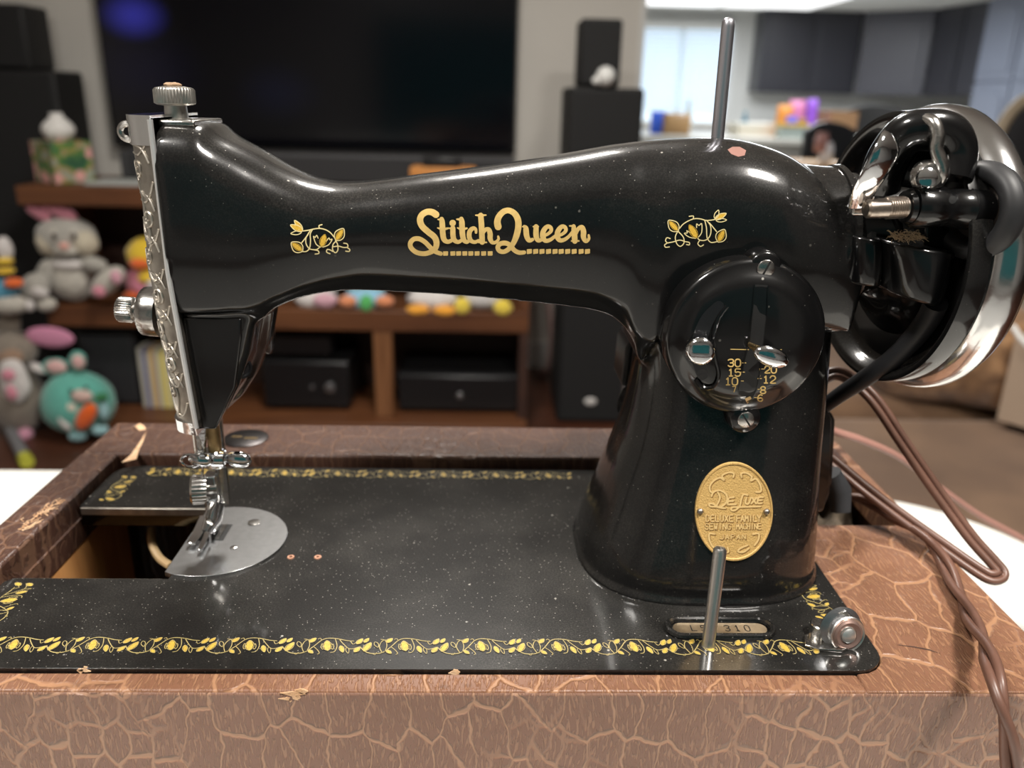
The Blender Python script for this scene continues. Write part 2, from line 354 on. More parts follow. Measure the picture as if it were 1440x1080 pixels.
obj('door', MB().box((4.36, 5.16, FZ+.05), (4.398, 6.17, .98)), mat('fridge_black', (.02, .019, .017), .5), fr, bevel=.008)
obj('handle', MB().tube([(4.33, 5.3, -.4), (4.31, 5.3, -.38), (4.31, 5.3, .5), (4.33, 5.3, .52)], .012, 8), BPLAST, fr)
# lower run along the far wall
cabinet('base_cabinet', (1.3, 8.6, FZ), (1, 0, 0), 3.1, .86, .56, 5, mat('cabinet_base_white', (.6, .6, .6), .4), 'low kitchen cabinets under the pale worktop below the window')
obj('worktop', MB().box((1.25, 8.55, FZ+.862), (4.45, 9.17, FZ+.90)), mat('pale_counter', (.62, .60, .55), .3), label='pale kitchen worktop along the far wall below the window', cat='worktop', bevel=.005)
# kitchen ceiling light: two panels
kl = empty('kitchen_ceiling_light', (2.75, 8.0, 1.08), 'wide white luminous ceiling panel at the top edge above the kitchen', 'ceiling light')
EMW = mat('lit_diffuser', (.9, .9, .9), .5, emit=(1, 1, 1), estr=1.3)
for a, b in ((1.55, 2.42), (2.48, 3.35)):
    obj('diffuser', MB().box((a, 7.5, 1.075), (b, 8.55, 1.085)), EMW, kl, smooth=False)
obj('frame', MB().box((1.48, 7.43, 1.086), (3.42, 8.62, 1.099)), WHITE, kl, smooth=False)
# peninsula counter
pen = empty('kitchen_peninsula', (2.3, 5.4, FZ), 'white kitchen peninsula counter crowded with groceries', 'counter')
obj('base', MB().box((.95, 5.15, FZ), (3.4, 5.75, -.05)), WHITE, pen, smooth=False)
obj('countertop', MB().box((.9, 5.05, -.05), (3.5, 5.85, -.01)), mat('counter_white', (.68, .66, .6), .3), pen, bevel=.006)
CT = -.01
def soft(c, r, k=0, seed=0, n=24, m=14):
    """lumpy soft ellipsoid"""
    mb = MB(); mb.ell((0, 0, 0), r, n, m); c = Vector(c)
    for i, v in enumerate(mb.v):
        f = 1+k*noise.noise(v*(1.6/max(r))+Vector((seed*3.1, seed, 0)))*2; mb.v[i] = c+v*f
    return mb
def bagm(x, y, w, d, h, seed=0):
    """pillow-like packet standing upright"""
    mb = MB(); R = []
    for i in range(9):
        t = i/8; z = CT+.001+h*t; th = d*(.35+.65*math.sin(PI*(.12+.76*t)))*(1 if t < .9 else .25); ring = []
        for k in range(16):
            a = 2*PI*k/16; ring.append(Vector((x+w/2*math.copysign(abs(math.cos(a))**.5, math.cos(a)), y+th/2*math.copysign(abs(math.sin(a))**.7, math.sin(a))+.01*noise.noise(Vector((a*2, t*5, seed))), z)))
        R.append(ring)
    return mb.rings(R)
def col(name, c, **k): return mat(name, c, **k)
KO = [('snack_packet', 'blue packet standing at the left end of the counter', 'packet', 925, 5.4, .10, .10, .14, (.03, .12, .75)),
      ('paper_bag', 'crumpled tan paper bag on the counter beside the blue packet', 'paper bag', 951, 5.35, .18, .12, .13, (.45, .27, .12)),
      ('snack_packet', 'orange packet in the row of bright snack packets', 'packet', 1101, 5.3, .10, .07, .20, (.85, .33, .06)),
      ('snack_packet', 'pink packet in the row of bright snack packets', 'packet', 1117, 5.36, .10, .07, .23, (.75, .25, .5)),
      ('snack_packet', 'dark blue and white packet in front of the pink one', 'packet', 1112, 5.22, .07, .05, .13, (.12, .12, .7)),
      ('snack_packet', 'brown packet right of the pink one', 'packet', 1127, 5.36, .06, .05, .20, (.35, .18, .04)),
      ('snack_packet', 'purple packet at the right end of the bright row', 'packet', 1138, 5.33, .07, .06, .24, (.35, .12, .75)),
      ('snack_packet', 'white packet between the dark blue and purple ones', 'packet', 1127, 5.2, .06, .04, .12, (.75, .75, .8))]
for nm, lb, ct, px, y, w, d, h, c in KO:
    x = at(px, 180, y).x
    obj(nm, bagm(x, y, w, d, h, px), mat('pack_%d' % px, c, .4), label=lb, cat=ct)
def kbox(name, label, cat, px0, px1, y, d, h, c, lid=None, z=CT):
    x0, x1 = at(px0, 190, y).x, at(px1, 190, y).x
    r = empty(name, ((x0+x1)/2, y, z), label, cat)
    t = .006; mb = MB()
    mb.box((x0, y-d/2, z+.001), (x1, y-d/2+t, z+h)); mb.box((x0, y+d/2-t, z+.001), (x1, y+d/2, z+h)); mb.box((x0, y-d/2+t, z+.001), (x0+t, y+d/2-t, z+h)); mb.box((x1-t, y-d/2+t, z+.001), (x1, y+d/2-t, z+h)); mb.box((x0+t, y-d/2+t, z+.001), (x1-t, y+d/2-t, z+.01))
    obj('walls', mb, mat('box_'+name+str(px0), c, .6), r, smooth=False)
    if lid is not None:
        obj('lid', MB().box((x0-.004, y-d/2-.004, z+h), (x1+.004, y+d/2+.004, z+h+.02)), mat('lid_%d' % px0, lid, .5), r, bevel=.004)
    return r
kbox('cardboard_box', 'open tan cardboard box at the right end of the counter', 'box', 1153, 1190, 5.3, .28, .17, (.36, .20, .10))
kbox('food_tub', 'long cream tray with a lid on the counter behind the spool pin', 'tray', 1030, 1082, 5.5, .25, .06, (.75, .70, .58), (.82, .8, .72))
kbox('food_tub', 'clear grey tub with a yellow lid below the snack packets', 'tub', 1093, 1132, 5.12, .1, .07, (.45, .52, .48), (.75, .48, .08))
def bottle(px, y, h, r, c, label, cap=(.8, .8, .8)):
    x = at(px, 180, y).x; t = empty('bottle', (x, y, CT), label, 'bottle')
    obj('glass', MB().lathe([(0.001, r*.9), (.01, r), (h*.55, r), (h*.72, r*.45), (h*.92, r*.4)], (x, y, CT), n=16), mat('bot%d' % px, c, .25), t)
    obj('cap', MB().lathe([(h*.92, r*.46), (h, r*.46)], (x, y, CT), n=16), mat('cap%d' % px, cap, .4), t)
bottle(966, 5.5, .22, .03, (.65, .72, .7), 'pale clear bottle between the paper bag and the spool pin')
bottle(1046, 5.6, .15, .025, (.05, .2, .3), 'small dark teal bottle right of the spool pin', (.1, .3, .4))
bottle(1143, 5.45, .19, .022, (.25, .4, .3), 'green bottle behind the cardboard box', (.1, .1, .1))
for i, (px, py, c) in enumerate(((1162, 214, (.75, .75, .8)), (1155, 200, (.4, .2, .18)))):
    q = at(px, py, 4.2); t = obj('glass_jar', MB().lathe([(0, .028), (.01, .035), (.07, .035), (.085, .028), (.1, .03)], (q.x, 4.2, q.z-.05), n=16), mat('jar%d' % i, c, .15), label=('clear jar on the near counter edge' if i == 0 else 'brown jar behind the clear jar on the near counter edge'), cat='jar')
dsk = empty('side_table', (at(1160, 225, 4.2).x, 4.25, FZ), 'light wooden side table in front of the counter, holding two jars', 'table')
ztab = at(1162, 214, 4.2).z-.052
obj('tabletop', MB().box((dsk.location.x-.28, 4.05, ztab-.03), (dsk.location.x+.12, 4.45, ztab)), wood('pale_wood', (.55, .35, .18), (.40, .24, .12)), dsk, bevel=.004)
for sx in (-.26, .08):
    for sy in (4.08, 4.40): obj('leg', MB().box((dsk.location.x+sx, sy, FZ+.001), (dsk.location.x+sx+.04, sy+.04, ztab-.03)), wood('pale_wood', (.5, .3, .15), (.4, .22, .1)), dsk)

# dark chair backs right of the counter
def chair(x, y, rz, m, label, back_h=.98, w=.44):
    r = empty('dining_chair', (x, y, FZ), label, 'chair'); r0 = ORG[r]
    T = Matrix.Translation((x, y, FZ)) @ Matrix.Rotation(rz, 4, 'Z')
    obj('seat', MB().box((-w/2, -.22, .43), (w/2, .22, .48), T), m, r, bevel=.012)
    R = []
    bk = MB()
    for k in range(7):
        t = -1+2*k/6; bk_x = t*w/2
        R.append([T @ Vector((bk_x, .2+.03*(1-t*t)+dy, z)) for dy, z in ((0, .55), (.03, .55), (.05, back_h-.05*t*t), (.02, back_h-.05*t*t))])
    bk.rings(R); obj('backrest', bk, m, r, bevel=.006)
    for sx in (-1, 1):
        for sy in (-.19, .19):
            obj('leg', MB().box((sx*(w/2-.02)-.018, sy-.018, .001), (sx*(w/2-.02)+.018, sy+.018, .43 if sy < 0 else .6), T), m, r, bevel=.004)
    return r
DKCH = mat('black_chair', (.012, .012, .013), .4)
chair(at(1210, 190, 4.6).x, 4.55, .5, DKCH, 'black dining chair between the counter and the handwheel', 1.02)
chair(at(1234, 150, 6.3).x, 6.3, -.4, DKCH, 'black dining chair further back, just above the handwheel', 1.12)
q = at(1453, 215, 2.95)
rc = empty('round_back_chair', (q.x, 2.8, FZ), 'round-backed chair with a beige rim and dark back at the right edge', 'chair')
BRM, DPD = mat('beige_rim', (.52, .42, .30), .5), mat('dark_pad', (.03, .03, .035), .6)
obj('back_rim', MB().tube([q+Vector((.155*math.cos(a), .02*math.sin(a), .21*math.sin(a))) for a in [2*PI*k/40 for k in range(41)]], .024, 10), BRM, rc)
obj('back_pad', MB().ell(q+Vector((0, .01, 0)), (.15, .025, .20)), DPD, rc)
obj('seat', MB().lathe([(0, .18), (.02, .2), (.05, .2), (.07, .17)], (q.x, 2.75, -.47), n=24), DPD, rc)
for k in range(4):
    ca, sa = math.cos(k*PI/2+.78), math.sin(k*PI/2+.78)
    obj('leg', MB().tube([(q.x+.17*ca, 2.75+.17*sa, FZ+.001), (q.x+.13*ca, 2.75+.13*sa, -.47)], .016, 8), BRM, rc)
obj('post', MB().tube([(q.x, 2.93, -.44), (q.x, 2.93, q.z-.20)], .018, 8), BRM, rc)

# ------------------------------------------------------------------ television wall
tv = empty('television', (-.42, 3.08, -.08), 'large switched-off flat television on the wall behind the machine', 'television')
T0, T1 = at(158, 204, 3.06), at(724, 219, 3.06)
tx0, tx1, tz0, tz1 = T0.x, T1.x, (T0.z+T1.z)/2, .86
obj('housing', MB().box((tx0, 3.072, tz0), (tx1, 3.12, tz1)), BPLAST, tv, bevel=.006)
# blue reflection in the switched-off screen, painted as soft emissive spots
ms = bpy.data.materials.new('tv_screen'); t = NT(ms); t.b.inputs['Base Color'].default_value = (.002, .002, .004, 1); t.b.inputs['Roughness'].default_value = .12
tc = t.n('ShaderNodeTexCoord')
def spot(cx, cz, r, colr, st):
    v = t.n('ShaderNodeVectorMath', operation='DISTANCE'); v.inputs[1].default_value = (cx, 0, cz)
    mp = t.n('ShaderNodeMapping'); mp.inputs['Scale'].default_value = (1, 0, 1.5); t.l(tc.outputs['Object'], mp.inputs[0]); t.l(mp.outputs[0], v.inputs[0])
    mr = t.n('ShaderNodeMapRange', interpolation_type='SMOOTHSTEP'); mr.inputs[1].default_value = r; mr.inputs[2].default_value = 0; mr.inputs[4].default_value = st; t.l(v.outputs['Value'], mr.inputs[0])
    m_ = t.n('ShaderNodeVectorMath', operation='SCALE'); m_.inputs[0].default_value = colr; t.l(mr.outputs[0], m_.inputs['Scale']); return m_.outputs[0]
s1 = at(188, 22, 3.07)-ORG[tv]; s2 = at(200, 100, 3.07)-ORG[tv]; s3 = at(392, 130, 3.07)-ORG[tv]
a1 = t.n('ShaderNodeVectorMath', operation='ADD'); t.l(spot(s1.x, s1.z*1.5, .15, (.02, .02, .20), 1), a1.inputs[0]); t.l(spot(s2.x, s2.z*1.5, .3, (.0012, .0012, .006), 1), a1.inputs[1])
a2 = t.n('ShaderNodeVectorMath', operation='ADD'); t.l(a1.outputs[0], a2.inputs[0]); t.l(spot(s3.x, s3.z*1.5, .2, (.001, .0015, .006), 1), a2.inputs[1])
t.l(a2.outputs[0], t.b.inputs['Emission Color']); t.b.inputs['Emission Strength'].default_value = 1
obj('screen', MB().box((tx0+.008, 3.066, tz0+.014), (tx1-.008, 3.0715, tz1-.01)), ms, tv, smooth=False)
obj('wall_mount', MB().box((-.7, 3.12, .2), (-.1, 3.149, .6)), BPLAST, tv)

# soundbar-like dark unit on the console under the screen
CT2 = at(600, 262, 2.5).z   # top of console at its rear, see console below
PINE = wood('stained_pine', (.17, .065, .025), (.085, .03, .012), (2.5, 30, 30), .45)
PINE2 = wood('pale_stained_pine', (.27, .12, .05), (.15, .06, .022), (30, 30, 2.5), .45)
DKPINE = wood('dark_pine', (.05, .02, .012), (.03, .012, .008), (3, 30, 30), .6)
con = empty('media_console', (-.49, 2.6, FZ), 'long rustic brown pine media console under the television', 'media console')
cf, cb = 2.40, 2.78
cl, cr_ = at(20, 262, cf).x, at(744, 455, cf).x
def zat(px, py, y=cf): return at(px, py, y).z
ztop = zat(110, 263); zt1 = zat(110, 290)
zs0, zs1 = (zat(100, 416)+zat(742, 451))/2-.005, (zat(100, 447)+zat(742, 474))/2-.01
zb0, zb1 = FZ+.05, FZ+.005
obj('top_board', MB().box((cl, cf, zt1), (cr_+.03, cb, ztop)), PINE, con, bevel=.004)
obj('shelf_board', MB().box((cl+.03, cf+.005, zs1), (cr_, cb-.02, zs0)), PINE, con, bevel=.003)
obj('bottom_board', MB().box((cl+.03, cf-.06, zb1), (cr_, cb-.02, zb0)), PINE, con, bevel=.003)
pa, pb = at(525, 500, cf).x, at(551, 500, cf).x
obj('post', MB().box((pa, cf+.01, zb0), (pb, cf+.06, zs1)), PINE2, con, bevel=.003)
obj('post', MB().box((cl+.03, cf+.2, zb0), (cl+.07, cb-.02, zt1)), PINE, con)
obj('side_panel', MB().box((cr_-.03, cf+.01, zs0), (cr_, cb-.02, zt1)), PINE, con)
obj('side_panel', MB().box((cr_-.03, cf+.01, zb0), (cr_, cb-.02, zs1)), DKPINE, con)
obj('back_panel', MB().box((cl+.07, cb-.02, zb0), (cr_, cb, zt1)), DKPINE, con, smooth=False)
sb = empty('soundbar', (-.4, 2.7, ztop), 'long charcoal soundbar on the console below the television screen', 'soundbar')
b0, b1 = at(168, 232, 2.62), at(560, 232, 2.62)
obj('body', MB().box((b0.x, 2.62, ztop+.001), (at(724, 235, 2.62).x, 2.74, ztop+.10)), mat('charcoal', (.045, .045, .048), .7), sb, bevel=.012, seg=3)
obj('grille', MB().box((b0.x+.03, 2.615, ztop+.012), (at(724, 235, 2.62).x-.03, 2.62, ztop+.09)), mat('charcoal_mesh', (.03, .03, .032), .9, bump=.6, bscale=900), sb)
# orange wooden box with black thing, on console (seen above the arm)
q0, q1 = at(578, 240, 2.5), at(648, 240, 2.5)
ob = empty('wooden_tray', ((q0.x+q1.x)/2, 2.5, ztop), 'small orange wooden tray on the console, just above the machine arm', 'tray')
zt_ = zat(600, 234, 2.5)
obj('base', MB().box((q0.x, 2.45, ztop+.001), (q1.x+.05, 2.56, max(zt_, ztop+.03))), wood('orange_wood', (.65, .28, .07), (.5, .2, .05), (3, 30, 30)), ob, bevel=.006)
obj('remote_holder', MB().box((q0.x+.04, 2.47, max(zt_, ztop+.03)+.0005), (q1.x-.0, 2.53, max(zt_, ztop+.03)+.03)), BPLAST, label='small black gadget lying on the orange tray', cat='gadget', bevel=.005)

# tissue box
def floral():
    m = bpy.data.materials.new('floral_card'); t = NT(m); tc = t.n('ShaderNodeTexCoord')
    v = t.n('ShaderNodeTexVoronoi', i_Scale=19.0); t.l(tc.outputs['Object'], v.inputs['Vector'])
    n = t.n('ShaderNodeTexNoise', i_Scale=22.0); t.l(tc.outputs['Object'], n.inputs['Vector'])
    r = t.n('ShaderNodeValToRGB'); e = r.color_ramp.elements; e[0].position = .38; e[0].color = (.03, .10, .05, 1); e[1].position = .62; e[1].color = (.30, .34, .26, 1)
    x = r.color_ramp.elements.new(.5); x.color = (.12, .26, .06, 1); x = r.color_ramp.elements.new(.56); x.color = (.38, .22, .08, 1); t.l(n.outputs['Fac'], r.inputs[0])
    st = t.n('ShaderNodeMapRange'); st.inputs[1].default_value = .40; st.inputs[2].default_value = .33; t.l(v.outputs['Distance'], st.inputs[0])
    mx = t.n('ShaderNodeMix', data_type='RGBA'); mx.inputs[7].default_value = (.70, .36, .33, 1); t.l(st.outputs[0], mx.inputs[0]); t.l(r.outputs[0], mx.inputs[6]); t.l(mx.outputs[2], t.b.inputs['Base Color']); return m
q0, q1 = at(47, 256, 2.5), at(126, 256, 2.5); zc = at(85, 199, 2.5).z
tb = empty('tissue_box', ((q0.x+q1.x)/2, 2.52, ztop), 'floral pink and green tissue box on the left end of the console', 'tissue box')
w_ = (q1.x-q0.x)
Tm = Matrix.Translation(((q0.x+q1.x)/2, 2.53, ztop+.001)) @ Matrix.Rotation(-.62, 4, 'Z')
hw = w_*.36
obj('carton', MB().box((-hw, -hw, 0), (hw, hw, zc-ztop), Tm), floral(), tb, bevel=.003)
ts = MB(); R = []
for i in range(8):
    tt = i/7; rr = .02+.030*math.sin(PI*min(1, tt*1.05+.1)); R.append([Tm @ Vector(((rr+.008*noise.noise(Vector((k*.9, tt*4, 1))))*math.cos(2*PI*k/18), (rr+.008*noise.noise(Vector((k*.7, tt*3, 5))))*math.sin(2*PI*k/18), zc-ztop+.0+.085*tt)) for k in range(18)])
obj('tissue', ts.rings(R), mat('tissue', (.75, .73, .70), .9), tb, auto=0)
obj('folded_paper', MB().box((at(128, 258, 2.5).x, 2.45, ztop+.001), (at(205, 258, 2.5).x, 2.60, ztop+.008), None), mat('paper_grey', (.45, .47, .45), .7), label='flat grey-green magazine lying on the console beside the tissue box', cat='magazine', bevel=.001)

# speakers
SPK = mat('speaker_cloth', (.0095, .0095, .010), .85, bump=.3, bscale=800); SPKB = mat('speaker_side', (.016, .0155, .015), .6)
def speaker(name, label, c0, c1, y, d, zb, zt, skew=0, rz=0, logo=True, pivot=None):
    r = empty(name, ((c0+c1)/2, y+d/2, zb), label, 'speaker')
    T = Matrix.Translation(((c0+c1)/2, y+d/2, zb)) @ Matrix.Rotation(rz, 4, 'Z')
    w = (c1-c0)/2; h = zt-zb
    obj('cabinet', MB().box((-w, -d/2+.02, .001), (w, d/2, h), T), SPKB, r, bevel=.012, seg=3)
    obj('grille', MB().box((-w+.004, -d/2, .006), (w-.004, -d/2+.02, h-.006), T), SPK, r, bevel=.012, seg=3)
    if logo: obj('badge', MB().ell(T @ Vector((0, -d/2-.001, .085 if h > .5 else .03)), (.022, .004, .014), 16, 8), mat('badge', (.7, .68, .66), .4), r)
    return r
s0 = at(780, 588, 2.5); s1_ = at(880, 588, 2.5); ts0 = at(809, 122, 2.5); ts1 = at(897, 120, 2.5)
speaker('floor_speaker', 'tall black floor-standing speaker right of the console', s0.x+.006, s1_.x-.012, 2.5, .34, FZ, ts0.z)
u0, u1 = at(821, 40, 2.52), at(879, 40, 2.52)
speaker('shelf_speaker', 'small black speaker standing on the tall speaker right of the television', u0.x-.005, u1.x, 2.54, .17, ts0.z, at(850, 25, 2.54).z, logo=False)
q = at(852, 101, 2.52); orn = empty('white_ornament', (q.x, 2.515, ts0.z), 'small round white ornament on the tall speaker, in front of the small one', 'ornament')
obj('ball', MB().ell((q.x, 2.515, ts0.z+.033), .031), mat('ornament_white', (.72, .72, .70), .5), orn)
obj('ear', MB().ell((q.x-.03, 2.512, ts0.z+.02), .014), mat('ornament_white', (.72, .72, .70), .5), orn)
# left pair, turned towards the room
pl0 = at(113, 104, 3.06)
speaker('floor_speaker', 'tall black floor-standing speaker at the left edge behind the console', pl0.x-.36, pl0.x-.0, 2.84, .24, FZ, at(60, 99, 2.86).z)
pl1 = at(81, 92, 3.05)
speaker('shelf_speaker', 'black speaker on top of the left floor-standing speaker, at the top left', pl1.x-.30, pl1.x-.01, 2.86, .2, at(60, 99, 2.86).z+.001, at(60, 5, 2.86).z, logo=True)
# wall fitting between console and right speaker
q = at(770, 560, 2.9)
obj('cable_bundle', MB().tube(crom([(q.x-.02, 3.05, FZ+.012), (q.x, 2.95, FZ+.06), (q.x+.01, 2.98, FZ+.22), (q.x-.02, 3.1, FZ+.45)], 6), .012, 8), mat('cable_pink', (.5, .33, .30), .6), label='loose pinkish cable hanging between the console and the right speaker', cat='cable')

# lower tier appliances
def appliance(name, label, cat, px0, px1, pt, y, d, knob=None, z=None, c=(.012, .012, .013)):
    x0, x1 = at(px0, 560, y).x, at(px1, 560, y).x; z = zb0 if z is None else z; zt = at((px0+px1)/2, pt, y).z
    r = empty(name, ((x0+x1)/2, y, z), label, cat)
    obj('case', MB().box((x0, y, z+.012), (x1, y+d, zt)), mat('appl', c, .45), r, bevel=.005)
    obj('front_panel', MB().box((x0+.004, y-.008, z+.016), (x1-.004, y, zt-.004)), mat('appl_front', (.008, .008, .009), .25), r, bevel=.003)
    for sx in (x0+.03, x1-.03):
        for sy in (y+.03, y+d-.03): obj('foot', MB().lathe([(0.001, .012), (.012, .012)], (sx, sy, z), n=12), BPLAST, r)
    if knob:
        for kx, kr in knob:
            k = at(kx, (pt+560)/2+6, y); obj('knob', MB().lathe([(0, kr), (.012, kr), (.014, kr*.8)], (k.x, y-.009, (zt+z)/2), (0, -1, 0), n=24), mat('knob_grey', (.25, .25, .26), .25, .8), r)
    return r
appliance('subwoofer_amp', 'black receiver with a silver knob in the right bay of the console', 'receiver', 560, 735, 528, 2.46, .27, [(647, .012)])
appliance('receiver', 'black receiver in the middle bay of the console', 'receiver', 372, 492, 508, 2.47, .26, [(465, .018), (440, .008)])
appliance('game_console', 'low black media player standing on the receiver in the middle bay', 'media player', 385, 470, 470, 2.50, .2, z=at(430, 508, 2.47).z+.001)
sx0, sx1 = at(112, 500, 2.5).x, at(188, 500, 2.5).x
sw = empty('subwoofer', ((sx0+sx1)/2, 2.6, zb0), 'black cube subwoofer in the left bay of the console', 'subwoofer')
obj('case', MB().box((sx0, 2.5, zb0+.001), (sx1+.01, 2.74, zs1-.03)), mat('sub_black', (.018, .018, .020), .5), sw, bevel=.008)
obj('grille', MB().box((sx0+.01, 2.49, zb0+.012), (sx1, 2.5, zs1-.05)), mat('sub_black2', (.024, .024, .027), .6), sw, bevel=.005)
# books right of subwoofer
bx = at(196, 520, 2.47).x; cols = [(.55, .52, .45), (.08, .10, .30), (.7, .62, .45), (.62, .38, .12), (.5, .55, .6), (.8, .66, .18), (.78, .70, .35)]
tilt = .12
for i, c in enumerate(cols):
    w = [.014, .012, .012, .014, .01, .016, .018][i]; h = .20-.006*(i % 3)+.02
    T = Matrix.Translation((bx, 2.47, zb0+.002)) @ Matrix.Rotation(0, 4, 'Y')
    nm = ['cream', 'navy', 'pale', 'orange-brown', 'light blue', 'yellow', 'pale yellow'][i]
    r = empty('book', (bx, 2.47, zb0), nm + ' book in the row beside the subwoofer, ' + ['leftmost of the row', 'second from the left', 'third from the left', 'in the middle of the row', 'third from the right', 'second from the right', 'rightmost of the row'][i], 'book', 'books beside the subwoofer')
    cv = MB().box((0, 0, 0), (w*.12, .15, h), T).box((w*.88, 0, 0), (w, .15, h), T).box((w*.12, 0, 0), (w*.88, .002, h), T)
    obj('cover', cv, mat('book%d' % i, c, .5), r, smooth=False)
    obj('pages', MB().box((w*.12, .002, .003), (w*.88, .147, h-.003), T), mat('pages', (.7, .66, .55), .8), r, smooth=False)
    bx += w+.0012

# ------------------------------------------------------------------ soft toys
def fuzz(name, c): return mat(name, c, .95, bump=.5, bscale=260, sheen=.4, noise_=.12, nscale=60)
GREY, CREAMF, PINKF, WHITEF = fuzz('plush_grey', (.42, .40, .36)), fuzz('plush_cream', (.58, .52, .40)), fuzz('plush_pink', (.72, .28, .36)), fuzz('plush_white', (.72, .68, .66))
EYE = mat('eye_bead', (.03, .015, .01), .2)
def P(px, py, y): return at(px, py, y)
def s_of(y): return (y-CY)/FPX*1.02     # metres per pixel at depth y, roughly
def blob(name, par, px, py, y, rx, rz, ry, m, rot=0, k=.05, yrot=0, label=None, shift=0):
    c = P(px, py, y); s = s_of(y); mb = MB(); R = Matrix.Rotation(rot, 3, 'Y') @ Matrix.Rotation(yrot, 3, 'Z')
    mb.ell((0, 0, 0), (rx*s, ry*s, rz*s), 20, 14)
    for i, v in enumerate(mb.v):
        f = 1+k*noise.noise(v*(2/(max(rx, rz)*s))+Vector((px, py, 0)))*2; mb.v[i] = c+R @ (v*f)
    return obj(name, mb, m, par, auto=0, label=label)
y = 2.46
rb = empty('plush_rabbit', (P(100, 420, y).x, y, zs0), 'grey plush rabbit with pink ears sitting on the console shelf', 'soft toy')
blob('body', rb, 98, 388, y, 33, 35, 24, GREY, k=.08)
blob('belly', rb, 98, 394, y-.035, 24, 23, 12, fuzz('plush_pale', (.55, .52, .46)))
hd = blob('head', rb, 94, 333, y-.01, 38, 27, 28, GREY)
blob('cheek', rb, 70, 341, y-.035, 18, 17, 16, CREAMF); blob('cheek', rb, 119, 342, y-.035, 18, 17, 16, CREAMF)
blob('muzzle', rb, 94, 352, y-.06, 18, 8, 9, fuzz('plush_pale', (.55, .52, .46)))
blob('nose', rb, 90, 346, y-.08, 7, 5, 4, fuzz('plush_nose', (.85, .45, .38)))
for ex in (76, 104):
    e = blob('eye_patch', rb, ex, 332, y-.065, 7, 11, 3, fuzz('plush_pale', (.55, .52, .46))); blob('eye', rb, ex, 332, y-.078, 3.2, 4, 2, EYE)
blob('ear', rb, 54, 298, y-.02, 18, 9, 7, PINKF, rot=.55); blob('ear', rb, 84, 297, y-.02, 24, 9, 7, PINKF, rot=.35)
blob('collar', rb, 101, 371, y-.03, 28, 8, 18, WHITEF)
blob('arm', rb, 66, 384, y-.04, 13, 20, 11, GREY, rot=.4); blob('arm', rb, 131, 372, y-.04, 20, 11, 11, GREY, rot=.2)
blob('leg', rb, 50, 405, y-.08, 18, 22, 16, GREY, rot=.4); blob('sole', rb, 56, 411, y-.13, 12, 7, 4, WHITEF, rot=.2)
blob('leg', rb, 152, 396, y-.08, 30, 15, 16, fuzz('plush_pale', (.55, .52, .46)), rot=-.7)
blob('foot_pad', rb, 139, 410, y-.125, 9, 8, 4, PINKF); blob('toe_pad', rb, 163, 390, y-.125, 8, 10, 4, fuzz('plush_pink2', (.75, .40, .48)))
blob('foot', rb, 66, 428, y-.10, 13, 10, 12, fuzz('plush_pale', (.55, .52, .46)))
y = 2.50; YEL = fuzz('plush_yellow', (.85, .58, .04)); ORG_ = fuzz('plush_orange', (.85, .16, .03))
ck = empty('plush_chick', (P(205, 415, y).x, y, zs0), 'yellow and pink plush chick on the shelf behind the face plate', 'soft toy')
blob('head', ck, 207, 360, y, 28, 27, 22, YEL); blob('beak', ck, 196, 371, y-.05, 14, 8, 9, ORG_); blob('body', ck, 203, 397, y, 26, 22, 20, fuzz('plush_rose', (.8, .28, .38)))
blob('wing', ck, 206, 391, y-.04, 12, 8, 8, YEL); blob('foot', ck, 186, 415, y-.03, 13, 5, 10, ORG_); blob('foot', ck, 212, 416, y-.03, 13, 5, 10, ORG_); blob('scarf', ck, 216, 403, y-.05, 10, 12, 6, WHITEF)
y = 2.33
lt = empty('plush_bird', (P(10, 440, y).x, y, zs0), 'blue and white soft toy hanging off the shelf at the left edge', 'soft toy')
blob('head', lt, 6, 350, y, 10, 17, 12, WHITEF); blob('collar', lt, 6, 367, y-.01, 12, 5, 12, YEL); blob('collar', lt, 6, 381, y-.01, 13, 5, 12, YEL)
blob('beak', lt, 19, 398, y-.03, 13, 7, 10, ORG_); blob('shirt', lt, 3, 408, y, 22, 17, 16, fuzz('plush_blue', (.10, .34, .50))); blob('trousers', lt, 12, 428, y-.01, 26, 14, 16, fuzz('plush_pale', (.55, .52, .46)))
blob('foot', lt, 42, 430, y-.03, 6, 8, 6, WHITEF)
# grey rabbit with gingham ear, on the bottom board
def gingham():
    m = bpy.data.materials.new('gingham'); t = NT(m); tc = t.n('ShaderNodeTexCoord'); c = t.n('ShaderNodeTexChecker', i_Scale=160.0); c.inputs[1].default_value = (.75, .36, .50, 1); c.inputs[2].default_value = (.55, .18, .33, 1)
    t.l(tc.outputs['Object'], c.inputs[0]); t.l(c.outputs[0], t.b.inputs['Base Color']); t.b.inputs['Roughness'].default_value = .9; return m
y = 2.36
g2 = empty('plush_rabbit', (P(20, 615, y).x, y, zb0), 'taupe plush rabbit with a pink gingham ear, at the lower left', 'soft toy')
TAUPE = fuzz('plush_taupe', (.26, .22, .18))
blob('body', g2, 22, 556, y, 38, 58, 34, TAUPE, k=.06); blob('head', g2, 18, 492, y, 33, 28, 28, TAUPE); blob('muzzle', g2, 14, 502, y-.05, 20, 14, 10, fuzz('plush_tan', (.34, .22, .15)))
blob('belly', g2, 20, 536, y-.07, 22, 34, 10, WHITEF); blob('paw', g2, 12, 528, y-.09, 10, 9, 6, PINKF, rot=-.5); blob('paw', g2, 16, 552, y-.09, 8, 12, 6, PINKF)
ea = P(70, 474, y); s = s_of(y)
eb = MB().ell((0, 0, 0), (34*s, 5*s, 15*s)); eb.v = [ea+(Matrix.Rotation(.08, 3, 'Y') @ v) for v in eb.v]; obj('ear', eb, gingham(), g2, auto=0, label='pink gingham ear')
